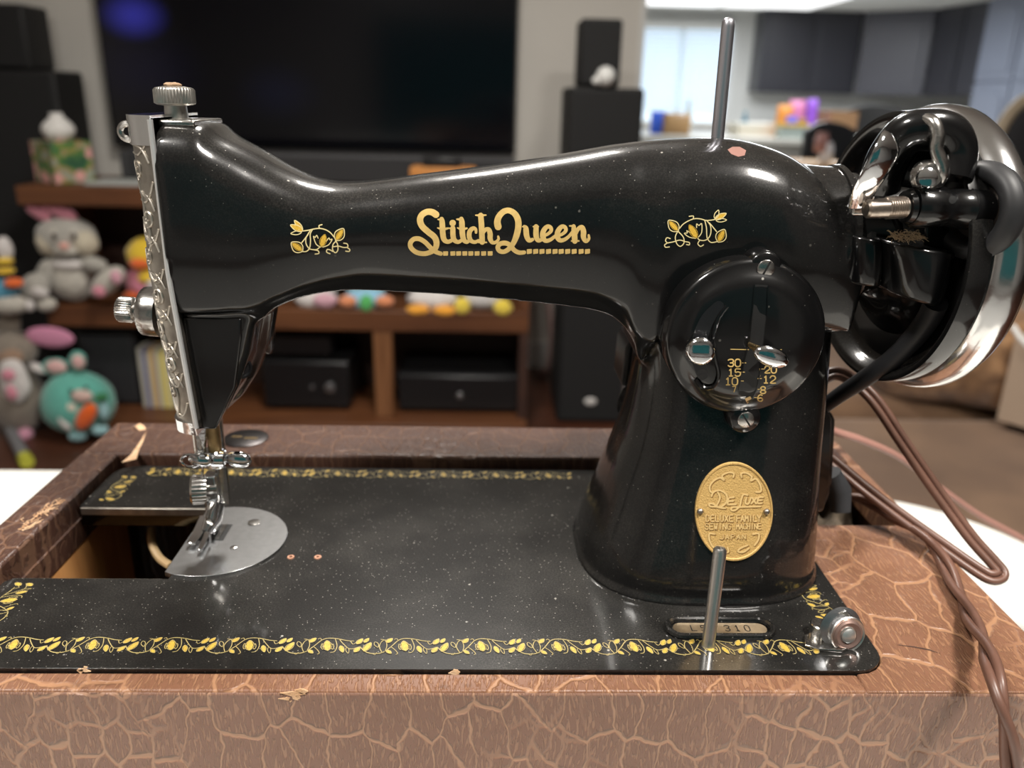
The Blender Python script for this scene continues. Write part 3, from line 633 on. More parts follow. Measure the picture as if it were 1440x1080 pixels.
blob('ear', g2, 12, 458, y+.02, 16, 22, 8, TAUPE, rot=.5); blob('foot', g2, 34, 611, y-.05, 12, 9, 14, fuzz('plush_mauve', (.6, .28, .38))); blob('scarf', g2, 55, 518, y-.03, 14, 5, 8, WHITEF, rot=.5)
# teal round rabbit with carrot
y = 2.33; TEAL = fuzz('plush_teal', (.13, .46, .38)); BLU = fuzz('plush_sky', (.36, .62, .66))
g3 = empty('plush_ball_rabbit', (P(110, 615, y).x, y, zb0), 'round teal plush rabbit holding an orange carrot, at the lower left', 'soft toy')
blob('body', g3, 110, 566, y, 51, 47, 44, TEAL, k=.02); blob('ear', g3, 77, 516, y, 19, 13, 9, TEAL, rot=-.15); blob('inner_ear', g3, 79, 516, y-.02, 15, 10, 6, fuzz('plush_blush', (.78, .48, .46)))
blob('ear', g3, 109, 508, y, 12, 15, 9, TEAL, rot=.3); blob('inner_ear', g3, 110, 509, y-.02, 9, 11, 6, fuzz('plush_blush', (.78, .48, .46)))
blob('eye', g3, 100, 550, y-.092, 3, 3.5, 2, EYE); blob('eye', g3, 121, 545, y-.092, 3, 3.5, 2, EYE)
blob('muzzle', g3, 115, 557, y-.09, 15, 10, 7, fuzz('plush_blush2', (.72, .52, .46))); blob('cheek', g3, 101, 573, y-.085, 10, 9, 6, fuzz('plush_cream2', (.72, .66, .55)))
cr2 = blob('carrot', g3, 121, 586, y-.105, 25, 12, 9, fuzz('plush_carrot', (.85, .13, .01)), rot=-.95, k=.02); blob('carrot_top', g3, 142, 559, y-.10, 11, 7, 6, fuzz('plush_green', (.03, .20, .07)), rot=-.3)
blob('paw', g3, 90, 594, y-.09, 6, 14, 5, WHITEF, rot=-.5); blob('paw', g3, 146, 577, y-.09, 7, 15, 5, BLU, rot=.1); blob('foot', g3, 110, 613, y-.07, 13, 7, 10, BLU); blob('foot', g3, 141, 604, y-.07, 12, 8, 10, BLU)
# toys on the shelf whose feet show under the arm
def shelf_toy(name, label, px, bodyc, parts, y=2.47):
    r = empty(name, (P(px, 435, y).x, y, zs0), label, 'soft toy')
    w = parts['w']
    blob('body', r, px, 392, y+.03, w, 34, 22, bodyc); blob('head', r, px, 340, y+.03, w*.8, 26, 22, bodyc)
    for ex in (-9, 9): blob('eye', r, px+ex, 338, y-.02, 3, 4, 2, EYE)
    blob('seat', r, px, 420, y, w, 15, 22, parts['seat'])
    for dx, c, rx, rz, dy in parts['feet']: blob('foot', r, px+dx, dy, y-.05, rx, rz, 10, c)
    return r
shelf_toy('plush_lamb', 'white plush toy with a pink foot, leftmost of the toys under the arm', 445, WHITEF, dict(w=30, seat=WHITEF, feet=[(12, fuzz('plush_pink3', (.72, .42, .50)), 17, 11, 423)]))
shelf_toy('plush_fish', 'sky blue soft toy with an orange underside and a green foot, under the arm', 515, BLU, dict(w=30, seat=fuzz('plush_sky2', (.30, .58, .78)), feet=[(-26, fuzz('plush_or2', (.8, .30, .14)), 13, 9, 424), (26, fuzz('plush_or2', (.8, .30, .14)), 13, 9, 424), (0, fuzz('plush_grn2', (.10, .48, .13)), 10, 13, 427)]))
shelf_toy('plush_duckling', 'white plush duckling with two orange feet, under the arm', 608, WHITEF, dict(w=36, seat=WHITEF, feet=[(-20, fuzz('plush_or3', (.90, .40, .04)), 17, 8, 436), (17, fuzz('plush_or3', (.90, .40, .04)), 17, 8, 437)]))
shelf_toy('plush_kitten', 'pale grey plush toy with two yellow feet, rightmost under the arm', 678, fuzz('plush_lg', (.55, .53, .52)), dict(w=27, seat=fuzz('plush_lg', (.55, .53, .52)), feet=[(-28, fuzz('plush_yel3', (.86, .66, .08)), 12, 13, 431), (29, fuzz('plush_yel3', (.86, .66, .08)), 14, 12, 433)]))

# grey stick with a lime tip lying on the floor
a, b = atz(38, 650, FZ+.02), atz(4, 585, FZ+.02)
d_ = (b-a).normalized()
sk = empty('cleaning_stick', (a.x, a.y, FZ), 'grey plastic stick with a lime green tip lying on the dark floor', 'stick')
obj('shaft', MB().tube([a+d_*.03, b], .019, 10), mat('stick_grey', (.20, .20, .21), .5), sk); obj('tip', MB().tube([a, a+d_*.045], .021, 10), mat('stick_lime', (.55, .55, .06), .5), sk)

# ------------------------------------------------------------------ sofa and cushions on the right
SUEDE = mat('brown_suede', (.20, .115, .062), .9, noise_=.35, nscale=3.5, bump=.3, bscale=30, sheen=.25, var=(.105, .055, .028))
sofa = empty('sofa', (1.45, 1.7, FZ), 'brown suede sofa seen to the right behind the cords', 'sofa')
def cushion(a, b, bev, m=SUEDE, name='seat_cushion', par=sofa, rot=0, seg=5):
    return obj(name, MB().box(a, b), m, par, bevel=bev, seg=seg)
cushion((.86, .88, -.66), (1.9, 1.55, -.49), .06)
cushion((.92, 1.57, -.66), (1.9, 2.28, -.47), .06)
obj('base', MB().box((.84, .84, FZ+.03), (2.3, 2.3, -.665)), SUEDE, sofa, bevel=.03)
cushion((1.62, .86, -.5), (2.0, 1.62, .02), .09, name='back_cushion')
cushion((1.68, 1.64, -.5), (2.02, 2.3, .0), .09, name='back_cushion')
cushion((.9, 2.28, -.8), (2.3, 2.5, -.26), .08, name='armrest')
obj('back', MB().box((1.98, .84, FZ+.03), (2.3, 2.3, .02)), SUEDE, sofa, bevel=.07, seg=4)
FUR = mat('fur_tan', (.34, .19, .09), .95, noise_=.5, nscale=30, bump=1, bscale=160, sheen=.5, var=(.16, .08, .035))
def throw(name, label, cat, px, py, z, r, m, rot=(0, 0, 0), k=.06, hair=False, par=None):
    c = atz(px, py, z)+Vector((0, 0, r[2]*1.0)); R = Matrix.Rotation(rot[2], 3, 'Z') @ Matrix.Rotation(rot[0], 3, 'X') @ Matrix.Rotation(rot[1], 3, 'Y')
    mb = MB(); n, mm = 40, 26; mb.ell((0, 0, 0), 1, n, mm)
    for i, v in enumerate(mb.v):
        x, yy = v.x, v.y; q = Vector((math.copysign(abs(v.x)**.6, v.x)*r[0], math.copysign(abs(v.y)**.6, v.y)*r[1], v.z*r[2]))
        q *= 1+k*noise.noise(q*9+Vector((px, 0, 0)))
        if hair: q *= 1+.05*noise.noise(q*90)
        mb.v[i] = c+R @ q
    return obj(name, mb, m, None, label=label, cat=cat, auto=0)
throw('fur_cushion', 'shaggy tan fur cushion on the sofa under the handwheel', 'cushion', 1340, 560, -.47, (.21, .10, .12), FUR, rot=(.25, 0, -.5), k=.25, hair=True)
throw('cushion', 'grey-green cushion behind the fur cushion on the sofa', 'cushion', 1392, 520, -.47, (.20, .09, .17), mat('cushion_sage', (.24, .21, .15), .9, noise_=.4, nscale=9, var=(.14, .13, .10)), rot=(-.3, 0, -.5))
throw('cushion', 'rust brown cushion at the right edge beside the chrome rim', 'cushion', 1460, 470, -.45, (.16, .10, .17), mat('cushion_rust', (.30, .13, .05), .9, noise_=.4, nscale=12), rot=(-.2, 0, -.4))
obj('white_strap', MB().tube([at(1424, 458, 1.35), at(1434, 474, 1.33), at(1450, 490, 1.3)], .006, 8), WHITE, label='short white strap showing right of the chrome rim', cat='strap')
# carton at right edge
cA = atz(1398, 600, -.485)
bxr = empty('carton', (cA.x+.12, cA.y, -.49), 'beige carton with a pale blue print at the right edge of the photo', 'box')
T = Matrix.Translation((cA.x, cA.y, -.468)) @ Matrix.Rotation(-.95, 4, 'Z')
obj('walls', MB().box((0, 0, 0), (.36, .22, .20), T), mat('carton_beige', (.36, .27, .20), .7), bxr, bevel=.002)
obj('print', MB().box((.09, -.002, .03), (.30, -.0002, .17), T), mat('carton_print', (.45, .50, .68), .6), bxr, smooth=False)

obj('reflector_rug', MB().box((-1.2, -2.2, FZ+.0005), (2.0, -.62, FZ+.012)), mat('rug_grey', (.55, .54, .52), .95, bump=.6, bscale=300), label='plain grey floor piece added behind the camera to mirror grey in the lower arm', cat='reflector_rug')  # unseen floor piece, added so the lower arm reflects grey
# teal curtain and dark armchair behind the photographer: they only show as reflections
cur = MB(); R = []
for i in range(150):
    x = -.9+i*.016; R.append([Vector((x, -2.3+.035*math.sin(i*.9)+yy, z)) for yy, z in ((0, -.30), (0, .9), (.004, .9), (.004, -.30))])
obj('curtain', cur.rings(R), mat('teal_cloth', (.012, .12, .13), .8), label='teal curtain behind the camera, seen only mirrored in the black enamel', cat='curtain')

# ================================================================== TABLE
TZ = -.165
WT = mat('white_tabletop', (.74, .73, .69), .45, noise_=.05, nscale=6)
tab = empty('folding_table', (.2, .1, FZ), 'white table with rounded corners under the machine case', 'table')
def rrect(x0, y0, x1, y1, r, n=8):
    P_ = []
    for cx, cy, a0 in ((x1-r, y1-r, 0), (x0+r, y1-r, 90), (x0+r, y0+r, 180), (x1-r, y0+r, 270)):
        for k in range(n+1):
            a = math.radians(a0+90*k/n); P_.append((cx+r*math.cos(a), cy+r*math.sin(a)))
    return P_
obj('tabletop', MB().prism([(x, y, TZ-.04) for x, y in rrect(-1.1, -.22, .20-.001, .513, .12)], (0, 0, .04)), WT, tab, bevel=.006, seg=3)
obj('tabletop', MB().prism([(x, y, TZ-.04) for x, y in rrect(.20, -.22, .715, .475, .16, 14)], (0, 0, .04)), WT, tab, bevel=.006, seg=3)
for lx, ly in ((-.95, -.1), (-.95, .4), (.58, -.08), (.58, .34)):
    obj('leg', MB().tube([(lx, ly, FZ+.001), (lx, ly, TZ-.04)], .016, 10), STEEL, tab)

# ================================================================== CARRYING CASE
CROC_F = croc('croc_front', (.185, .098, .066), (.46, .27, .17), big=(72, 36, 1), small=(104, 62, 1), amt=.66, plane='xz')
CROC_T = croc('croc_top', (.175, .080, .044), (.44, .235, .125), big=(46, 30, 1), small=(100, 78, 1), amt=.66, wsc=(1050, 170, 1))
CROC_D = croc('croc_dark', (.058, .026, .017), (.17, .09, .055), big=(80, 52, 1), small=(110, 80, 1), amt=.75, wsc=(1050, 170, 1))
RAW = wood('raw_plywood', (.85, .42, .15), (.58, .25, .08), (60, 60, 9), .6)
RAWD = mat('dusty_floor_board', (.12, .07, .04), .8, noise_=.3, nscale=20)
case = empty('carrying_case', (.21, .11, TZ), 'brown crocodile-grain wooden case base holding the sewing machine', 'case')
X0, X1, Y0, Y1 = -.0215, .4405, -.0095, .229
RT, FT = .0062, -.0020          # rim height (left/back) and front/right height
obj('front_panel', MB().box((-.34, Y0, TZ+.001), (X1, Y0+.009, FT)), CROC_F, case, bevel=.0012)
rc_ = .0145
# top of the frame: front strip, right board, back board, left rim
bx0, bx1, by0, by1 = .0005, .3715, .0008, .1785      # opening for the bed
obj('front_strip', MB().box((-.34, Y0+.0004, FT-.004), (bx1-rc_-.00005, by0, FT+.0006)), CROC_T, case, bevel=.001)
# right board with rounded inner corner
rc_ = .0145
ing = [(bx1-rc_+rc_*math.cos(math.radians(a)), by0+rc_+rc_*math.sin(math.radians(a))) for a in (0, -18, -36, -54, -72, -90)]
pts = ing+[(bx1-rc_, Y0+.0004), (X1, Y0+.0004), (X1, .118), (bx1, .118)]
obj('right_board', MB().prism([(x, y, -.016) for x, y in pts], (0, 0, .016+FT+.0006)), CROC_T, case, bevel=.0006)
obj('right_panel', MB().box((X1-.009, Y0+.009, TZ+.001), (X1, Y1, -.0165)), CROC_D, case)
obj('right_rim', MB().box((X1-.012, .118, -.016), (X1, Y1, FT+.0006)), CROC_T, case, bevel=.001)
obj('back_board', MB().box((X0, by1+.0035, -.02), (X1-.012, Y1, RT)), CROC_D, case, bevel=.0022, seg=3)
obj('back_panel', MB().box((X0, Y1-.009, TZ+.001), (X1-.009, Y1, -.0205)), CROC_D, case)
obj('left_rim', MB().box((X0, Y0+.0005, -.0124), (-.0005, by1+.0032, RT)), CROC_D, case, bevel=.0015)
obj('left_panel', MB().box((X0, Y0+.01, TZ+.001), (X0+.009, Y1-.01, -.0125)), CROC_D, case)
obj('inner_wall', MB().box((X0+.0092, .002, -.15), (-.0008, .1805, -.0126)), RAW, case, smooth=False, label='bare orange plywood inner wall')
obj('inner_lip', MB().box((-.0007, .002, -.0205), (.0008, .1805, -.0080)), CROC_D, case)
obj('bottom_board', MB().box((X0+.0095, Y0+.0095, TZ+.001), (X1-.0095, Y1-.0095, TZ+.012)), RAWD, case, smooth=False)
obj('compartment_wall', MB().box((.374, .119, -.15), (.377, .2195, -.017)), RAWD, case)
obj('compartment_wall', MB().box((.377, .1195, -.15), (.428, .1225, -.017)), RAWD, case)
# worn corner: exposed straw-coloured fabric backing and frayed edge
WORN = mat('worn_backing', (.62, .36, .19), .8, noise_=.35, nscale=220, var=(.75, .52, .33), bump=.6, bscale=600)
wm = MB()
cpt = [atz(172, 650, RT), atz(214, 612, RT), atz(196, 640, RT), atz(192, 655, RT)]
zz = Vector((0, 0, RT+.0001))
def onz(px, py, z=RT+.00005): q = atz(px, py, RT); return Vector((q.x, q.y, z))
wm.prism([onz(171, 651), onz(184, 640), onz(198, 620), onz(203, 612), onz(206, 606), onz(201, 622), onz(196, 632), onz(192, 646)], (0, 0, .00025))
wm.prism([onz(190, 600), onz(197, 596), onz(202, 599), onz(206, 604), onz(196, 606)], (0, 0, .0003))
obj('worn_patch', wm, WORN, case, smooth=False)
fm = MB(); random.seed(3)
for i in range(46):
    px = 30+random.random()*55; py = 742-(px-30)*.62+random.random()*14-6; q = onz(px, py, RT+.0002); a = random.random()*3
    q2 = q+Vector((math.cos(a)*.003, math.sin(a)*.003, .0004*random.random())); q3 = q2+Vector((.002*random.random(), .002, 0))
    if q.x > X0+.001 and q3.x < -.001: fm.tube([q, q2, q3], .00022, 4)
obj('frayed_threads', fm, WORN, case, kind='stuff')
fm = MB()
for (px, py) in ((412, 976), (420, 981), (408, 984), (425, 972), (115, 944), (120, 941), (640, 945)):
    q = Vector(at(px, py, Y0)); q.y = Y0-.0002
    fm.prism([q+Vector((random.uniform(-.003, .003)*abs(math.cos(k))+.0022*math.cos(k), 0, .0012*math.sin(k))) for k in [i*2*PI/7 for i in range(7)]], (0, .0004, 0))
obj('scuff', fm, WORN, case, kind='stuff', smooth=False)
# long tear on the right board
tq = [atz(px, py, FT+.0006) for px, py in ((1262, 907), (1285, 910), (1306, 914), (1322, 919))]
obj('tear', MB().tube([Vector((q.x, q.y, FT+.0006)) for q in tq], [.0002, .0004, .0004, .0001], 5), mat('tear_dark', (.06, .03, .02), .9), case)
# round metal catch plate on the back board
c = atz(345, 617, RT); cp = MB().lathe([(0, .0135), (.0006, .0135), (.0012, .012), (.0012, 0)], (c.x, c.y, RT), n=36)
pl = obj('catch_plate', cp, mat('dark_steel', (.07, .065, .065), .35, 1), case)
obj('catch_slot', MB().box((c.x+.000, c.y-.003, RT+.0012), (c.x+.008, c.y-.001, RT+.0015)).box((c.x-.008, c.y-.001, RT+.0012), (c.x-.002, c.y+.001, RT+.0015)), BRASSY, pl)
# lid hinge bracket outside the left wall
h0 = Vector((X0-.0005, .095, -.02)); hb = MB()
IRON = mat('dark_iron', (.055, .045, .040), .5, .6)
for a in (((-.030, 0, 0), (0, .003, .009)), ((-.030, .030, 0), (0, .033, .009)), ((-.030, .003, 0), (-.027, .030, .009)), ((-.027, .003, 0), (0, .030, .002))): hb.box(h0+Vector(a[0]), h0+Vector(a[1]))
hb.box(h0+Vector((-.026, -.03, -.004)), h0+Vector((0, 0, .002)))
obj('hinge_bracket', hb, IRON, case, bevel=.0006)
for q in ((1320, 742), (1382, 775)):
    pass
obj('side_latch', MB().box((X1, .065, -.03), (X1+.012, .095, -.012)).box((X1, .03, -.03), (X1+.010, .045, -.014)), IRON, case, bevel=.002)
# rag in the storage compartment
rg = MB(); n = 26; G = []
for i in range(n):
    for j in range(n):
        x = .380+.046*i/(n-1); yv = .126+.085*j/(n-1); z = -.028+.020*noise.noise(Vector((x*55, yv*40, 2)))+.012*noise.noise(Vector((x*120, yv*90, 5))); G.append(Vector((x, yv, z)))
F = [(i*n+j, (i+1)*n+j, (i+1)*n+j+1, i*n+j+1) for i in range(n-1) for j in range(n-1)]
rg.add(G, F); ro = obj('rag', rg, mat('dusty_rag', (.10, .075, .05), .9, noise_=.4, nscale=60, bump=.5, bscale=400), label='crumpled dusty brown rag stuffed in the case behind the pillar', cat='cloth', auto=0, fixn=False)
sm = ro.modifiers.new('t', 'SOLIDIFY'); sm.thickness = .0012

# ================================================================== SEWING MACHINE
sew = empty('sewing_machine', (.22, .09, -.012), 'black enamel antique sewing machine with gold lettering, set in the brown case', 'sewing machine')
# ---- bed with notch
HB = .0110
nx, ny0, ny1 = .072, .0615, .1285
ol = []
def arc(cx, cy, r, a0, a1, n=8): return [(cx+r*math.cos(math.radians(a0+(a1-a0)*k/n)), cy+r*math.sin(math.radians(a0+(a1-a0)*k/n))) for k in range(n+1)]
r_ = .0125
ol = arc(.3705-r_, .0012+r_, r_, -90, 0)+arc(.3705-r_, .178-r_, r_, 0, 90)+arc(.0015+r_, .178-r_, r_, 90, 180)+[(.0015, ny1), (nx, ny1), (nx, ny0), (.0015+.003, ny0), (.0015, ny0-.003)]+arc(.0015+r_, .0012+r_, r_, 180, 270)
bedo = obj('bed', MB().prism([(x, y, -HB) for x, y in ol], (0, 0, HB)), BLACKB, sew, auto=50)
bw_ = bedo.data.attributes.new('bevel_weight_edge', 'FLOAT', 'EDGE')
nset = {(.0015, ny1), (nx, ny1), (nx, ny0), (.0045, ny0), (.0015, ny0-.003)}
def isn(v):
    q = v.co+ORG[sew]; return any(abs(q.x-a) < 1e-5 and abs(q.y-b) < 1e-5 for a, b in nset)
for e in bedo.data.edges:
    a, b = bedo.data.vertices[e.vertices[0]], bedo.data.vertices[e.vertices[1]]
    za, zb_e = a.co.z+ORG[sew].z, b.co.z+ORG[sew].z
    if za > -1e-4 and zb_e > -1e-4: bw_.data[e.index].value = .1 if (isn(a) and isn(b)) else 1
md_ = bedo.modifiers.new('b', 'BEVEL'); md_.width = .0046; md_.segments = 8; md_.limit_method = 'WEIGHT'; md_.harden_normals = True
wn_ = bedo.modifiers.new('w', 'WEIGHTED_NORMAL'); wn_.mode = 'FACE_AREA'; wn_.weight = 100; wn_.keep_sharp = False
# under-bed rim seen at notch
obj('bed_edge', MB().box((.0022, ny1-.0012, -.0046), (nx-.003, ny1+.002, -.0004)), DULL, bedo, bevel=.0004)
obj('bed_edge', MB().box((.0055, ny0-.002, -.0040), (nx-.003, ny0+.0010, -.0004)), DULL, bedo, bevel=.0004)
# ---- needle plate
ncx, ncy, nr = .0835, .0945, .0325; sxp = .0690
a_ = math.degrees(math.acos((sxp-ncx)/nr))
npo = [(x, y, -.001) for x, y in arc(ncx, ncy, nr, -a_, a_, 48)]
npl = obj('needle_plate', MB().prism(npo, (0, 0, .0022)), mat('plate_steel', (.66, .67, .68), .27, 1, noise_=.1, nscale=300, bump=.04, bscale=1200), bedo, bevel=.0005, seg=2)
tt = MB(); tt.box((.0708, .0985, .00125), (.0728, .1115, .00155)).box((.0745, .0985, .00125), (.0835, .1002, .0015))
fdr = obj('feed_slot', MB().box((.0745, .093, .00122), (.0865, .1085, .00135)), mat('slot_dark', (.004, .004, .004), .6), npl, smooth=False)
fd = MB()
for x0 in (.0765, .0822):
    for k in range(11): fd.box((x0, .0938+k*.0013, .0012), (x0+.0022, .0945+k*.0013, .0021))
obj('feed_dog', fd, NICKEL, npl, kind='stuff', smooth=False)
for (x, y, rr) in ((.0965, .1105, .0030), (.0935, .0865, .0016)):
    so = obj('plate_screw', MB().lathe([(.0012, rr), (.0016, rr), (.0017, rr*.8), (.0017, 0)], (x, y, 0), n=24), NICKEL, npl)
    obj('slot', MB().box((x-rr*.8, y-.0003, .00165), (x+rr*.8, y+.0003, .00178)), mat('slot_dark', (.004, .004, .004), .6), so) if False else None
# oil holes in bed
for (px, py) in ((409, 784), (447, 784)):
    q = atz(px, py, 0); obj('oil_hole', MB().lathe([(0.0001, .0018), (.0005, .0016), (.0005, .0008), (.0001, .0007)], (q.x, q.y, 0), n=20), mat('copper_ring', (.55, .30, .20), .4, .8), bedo)
# hook mechanism glimpsed under the bed
hk = obj('hook_housing', MB().lathe([(0, .020), (.002, .023), (.018, .023), (.02, .02)], (.0870, .097, -.045), (0, 1, 0), n=32), BPLAST, sew)
obj('hook_ring', MB().tube(crom([atz(214, 744, -.025), atz(213, 758, -.027), atz(217, 772, -.030), atz(226, 786, -.033), atz(240, 796, -.034)], 5), .0022, 8), mat('tan_ring', (.60, .42, .22), .4), hk)
obj('under_shaft', MB().tube([(.10, .097, -.045), (.33, .097, -.045)], .006, 10), DULL, hk)

# ---- body: arm, head and pillar fused
def px_tab(pts, Y): return sorted([(lambda v: (v.x, v.z))(at(px, py, Y)) for px, py in pts])
top = px_tab([(229, 172), (247, 169), (292, 171), (304, 175), (312, 183), (325, 192), (345, 202), (370, 215), (400, 232), (430, 246), (455, 253), (480, 256), (520, 254), (600, 244), (700, 231), (800, 215), (860, 204), (930, 196), (1000, 193), (1040, 196), (1080, 207), (1110, 221), (1140, 243), (1158, 262), (1170, 285)], .095)
rib_top = px_tab([(232, 436), (345, 432), (380, 420), (430, 401), (480, 390), (520, 386), (640, 392), (720, 398), (800, 405), (840, 411), (875, 430), (900, 470), (1000, 500), (1170, 500)], .074)
rib_bot = px_tab([(340, 452), (368, 450), (385, 435), (430, 418), (480, 411), (520, 411), (600, 415), (700, 422), (780, 430), (830, 436), (865, 448), (890, 480), (900, 530)], .079)
topS, rtS, rbS = smooth_tab(top, 5), smooth_tab(rib_top, 4), smooth_tab(rib_bot, 4)
YC = .095
def se(a, e): c = math.cos(a); s = math.sin(a); return math.copysign(abs(c)**(2/e), c), math.copysign(abs(s)**(2/e), s)
body = MB(); N = 56
hw_tab = smooth_tab([(.080, .0285), (.098, .0285), (.115, .027), (.135, .0245), (.160, .023), (.20, .0235), (.25, .026), (.29, .031), (.32, .034), (.345, .033), (.362, .030), (.372, .026)], 5)
ex_tab = [(.080, 4.2), (.098, 4.0), (.12, 3.0), (.16, 2.5), (.30, 2.5), (.37, 2.2)]
def arm_ring(x):
    zt = interp(topS, x); zr = interp(rtS, x); hy = interp(hw_tab, x); e = interp(ex_tab, x)
    zb = interp(rbS, x) if x > xrib0 else zr-.004
    if x > .279: zb = min(.118, .099+(x-.279)*1.6); zr = max(zr, zb+.006)
    if x > .33: zr = .121-.006*max(0, (x-.345)/.03); zb = zr-.003
    zc = zr+(zt-zr)*.52; top_ = []; n = 22
    for k in range(n+1):
        a = PI*k/n; c, s_ = se(a, e); top_.append((hy*c, zc+(zt-zc)*s_))
    left = []; m_ = 10
    for k in range(1, m_+1):
        t_ = k/m_; f_ = 1-.15*t_**2.0; left.append((hy*f_, zc+(zr-zc)*t_))
    left += [(hy*.835, zr-.0008), (hy*.73, zr*.55+zb*.45), (hy*.64, zb+.0010), (hy*.60, zb), (hy*.35, zb)]
    pts = top_+[(-a, b) for a, b in left]+[(a, b) for a, b in reversed(left)]
    return [Vector((x, YC+a, b)) for a, b in pts]
x = at(229, 200, .08).x+.0005; xa = x; xe = .3655; xrib0 = at(352, 450, .079).x
R = []
while x <= xe+1e-6:
    R.append(arm_ring(x)); x += .0020
body.rings(R)
# lower head
hl = [(.138, .1255, .136), (.130, .1250, .1345), (.115, .1240, .131), (.100, .1200, .1275), (.085, .1140, .121), (.075, .1085, .114), (.0685, .1045, .107), (.0672, .1030, .1045)]
xl0 = xa+.0006
R = []
for z, xr1, xr2 in hl:
    f = .0738+(.138-z)*.02
    xr1 -= .0085; xr2 -= .0125
    xl0 = xa+.0006+.0042*max(0, min(1, (.136-z)/.068))
    pl_ = [(xl0, f), (xr1-.003, f), (xr1, f+.003), (xr2-.003, .088), (xr2, .096), (xr2-.001, .110), (xr2-.006, .1185), (xl0, .1225)]
    R.append([Vector((a, b, z)) for a, b in pl_])
body.rings(R)
PANEL = [(257, 446), (340, 448), (340, 475), (331, 545), (303, 604), (284, 604), (268, 520)]
# pillar
lt_ = smooth_tab([(0, .2575), (.013, .2600), (.029, .2655), (.048, .2712), (.066, .2762), (.09, .2795), (.105, .2785), (.12, .275), (.14, .278)], 5)
rt_ = smooth_tab([(0, .3690), (.02, .3680), (.06, .3655), (.10, .3645), (.13, .3630), (.14, .36)], 4)
fr_ = smooth_tab([(0, .0475), (.003, .0440), (.02, .0460), (.05, .0530), (.075, .0580), (.095, .0620), (.11, .0655), (.14, .0700)], 4)
R = []; z = -.001
while z <= .140:
    xl, xr, yf = interp(lt_, z), interp(rt_, z), interp(fr_, z); cx, hx = (xl+xr)/2, (xr-xl)/2; hy = .0955-yf
    R.append([Vector((cx+hx*se(2*PI*k/N, 2.8)[0], .0955+hy*se(2*PI*k/N, 2.7)[1], z)) for k in range(N)])
    z += .0035
body.rings(R)
R = []
for z, g in ((-.001, .0016), (.0010, .0014), (.0022, .0005), (.0035, -.002)):
    R.append([Vector((.3135+(.0558+g)*se(2*PI*k/N, 2.8)[0], .0955+(.0515+g)*se(2*PI*k/N, 2.7)[1], z)) for k in range(N)])
body.rings(R)
# collar at the right end of the arm
AZ = .1500
body.lathe([(-.02, .033), (.0, .0315), (.002, .0318), (.004, .0305)], (.355, YC, AZ), (1, 0, 0), n=64)
bo = obj('arm_body', body, BLACK, sew, auto=0)
rm = bo.modifiers.new('r', 'REMESH'); rm.mode = 'VOXEL'; rm.voxel_size = .00095
sm = bo.modifiers.new('s', 'SMOOTH'); sm.factor = .5; sm.iterations = 12
dg = bpy.context.evaluated_depsgraph_get()
me = bpy.data.meshes.new_from_object(bo.evaluated_get(dg)); bo.modifiers.clear(); bo.data = me; me.shade_smooth()
if not me.materials: me.materials.append(BLACK)
Lb = ORG[sew]
bvh = BVHTree.FromPolygons([v.co+Lb for v in me.vertices], [tuple(p.vertices) for p in me.polygons])
def hit(px, py, off=.00018):
    d = ray(px, py); r = bvh.ray_cast(CP, d, 2)
    if r[0] is None: return None
    return r[0]-d*.0 + r[1]*off if r[1].dot(d) < 0 else r[0]-r[1]*off

obj('head_panel', MB().prism([Vector((at(a, b, .0745).x, .0738+(.138-at(a, b, .0745).z)*.02-.0007, at(a, b, .0745).z)) for a, b in PANEL], (0, .004, 0)), BLACKC, sew, bevel=.0009, seg=3)
# collar rings, shaft hub
obj('collar_ring', MB().lathe([(0, .0300), (.0012, .0322), (.0035, .0325), (.0055, .0305), (.007, .0285), (.0085, .0292), (.0105, .0292), (.012, .027), (.018, .022), (.026, .020)], (.3565, YC, AZ), (1, 0, 0), n=64), BLACK, sew)

# ---- decals laid on the enamel
def ribbon(mb, pts, w, cast, n=5, cap=True):
    """pts in some 2D space with widths, cast maps a 2D point to a 3D point on the surface"""
    P_ = crom([(p[0], p[1], (p[2] if len(p) > 2 else w)) for p in pts], n); vs = []; L = []
    for i, p in enumerate(P_):
        a, b = P_[max(i-1, 0)], P_[min(i+1, len(P_)-1)]; tx, ty = b.x-a.x, b.y-a.y; l = math.hypot(tx, ty) or 1; nx_, ny_ = -ty/l, tx/l; h = p.z/2
        A, B = cast(p.x+nx_*h, p.y+ny_*h), cast(p.x-nx_*h, p.y-ny_*h)
        if A is None or B is None: return
        L.append((A, B))
    v = [q for ab in L for q in ab]; f = [(2*i, 2*i+1, 2*i+3, 2*i+2) for i in range(len(L)-1)]; mb.add(v, f)
    if cap:
        for p in (P_[0], P_[-1]): disc(mb, p.x, p.y, p.z/2, cast, 10)
def disc(mb, x, y, r, cast, n=14, sq=1):
    v = [cast(x+r*math.cos(2*PI*k/n), y+r*sq*math.sin(2*PI*k/n)) for k in range(n)]
    if None in v: return
    mb.add(v, [tuple(range(n))])
def poly(mb, pts, cast):
    v = [cast(*p) for p in pts]
    if None in v: return
    v3 = [Vector((p[0], p[1], 0)) for p in pts]
    mb.add(v, [tuple(t_) for t_ in tessellate_polygon([v3])])
def crop(ox, oy, s, off=.00018): return lambda x, y: hit(ox+x/s, oy+y/s, off)
LG = MB(); c1 = crop(560, 270, 9.82)
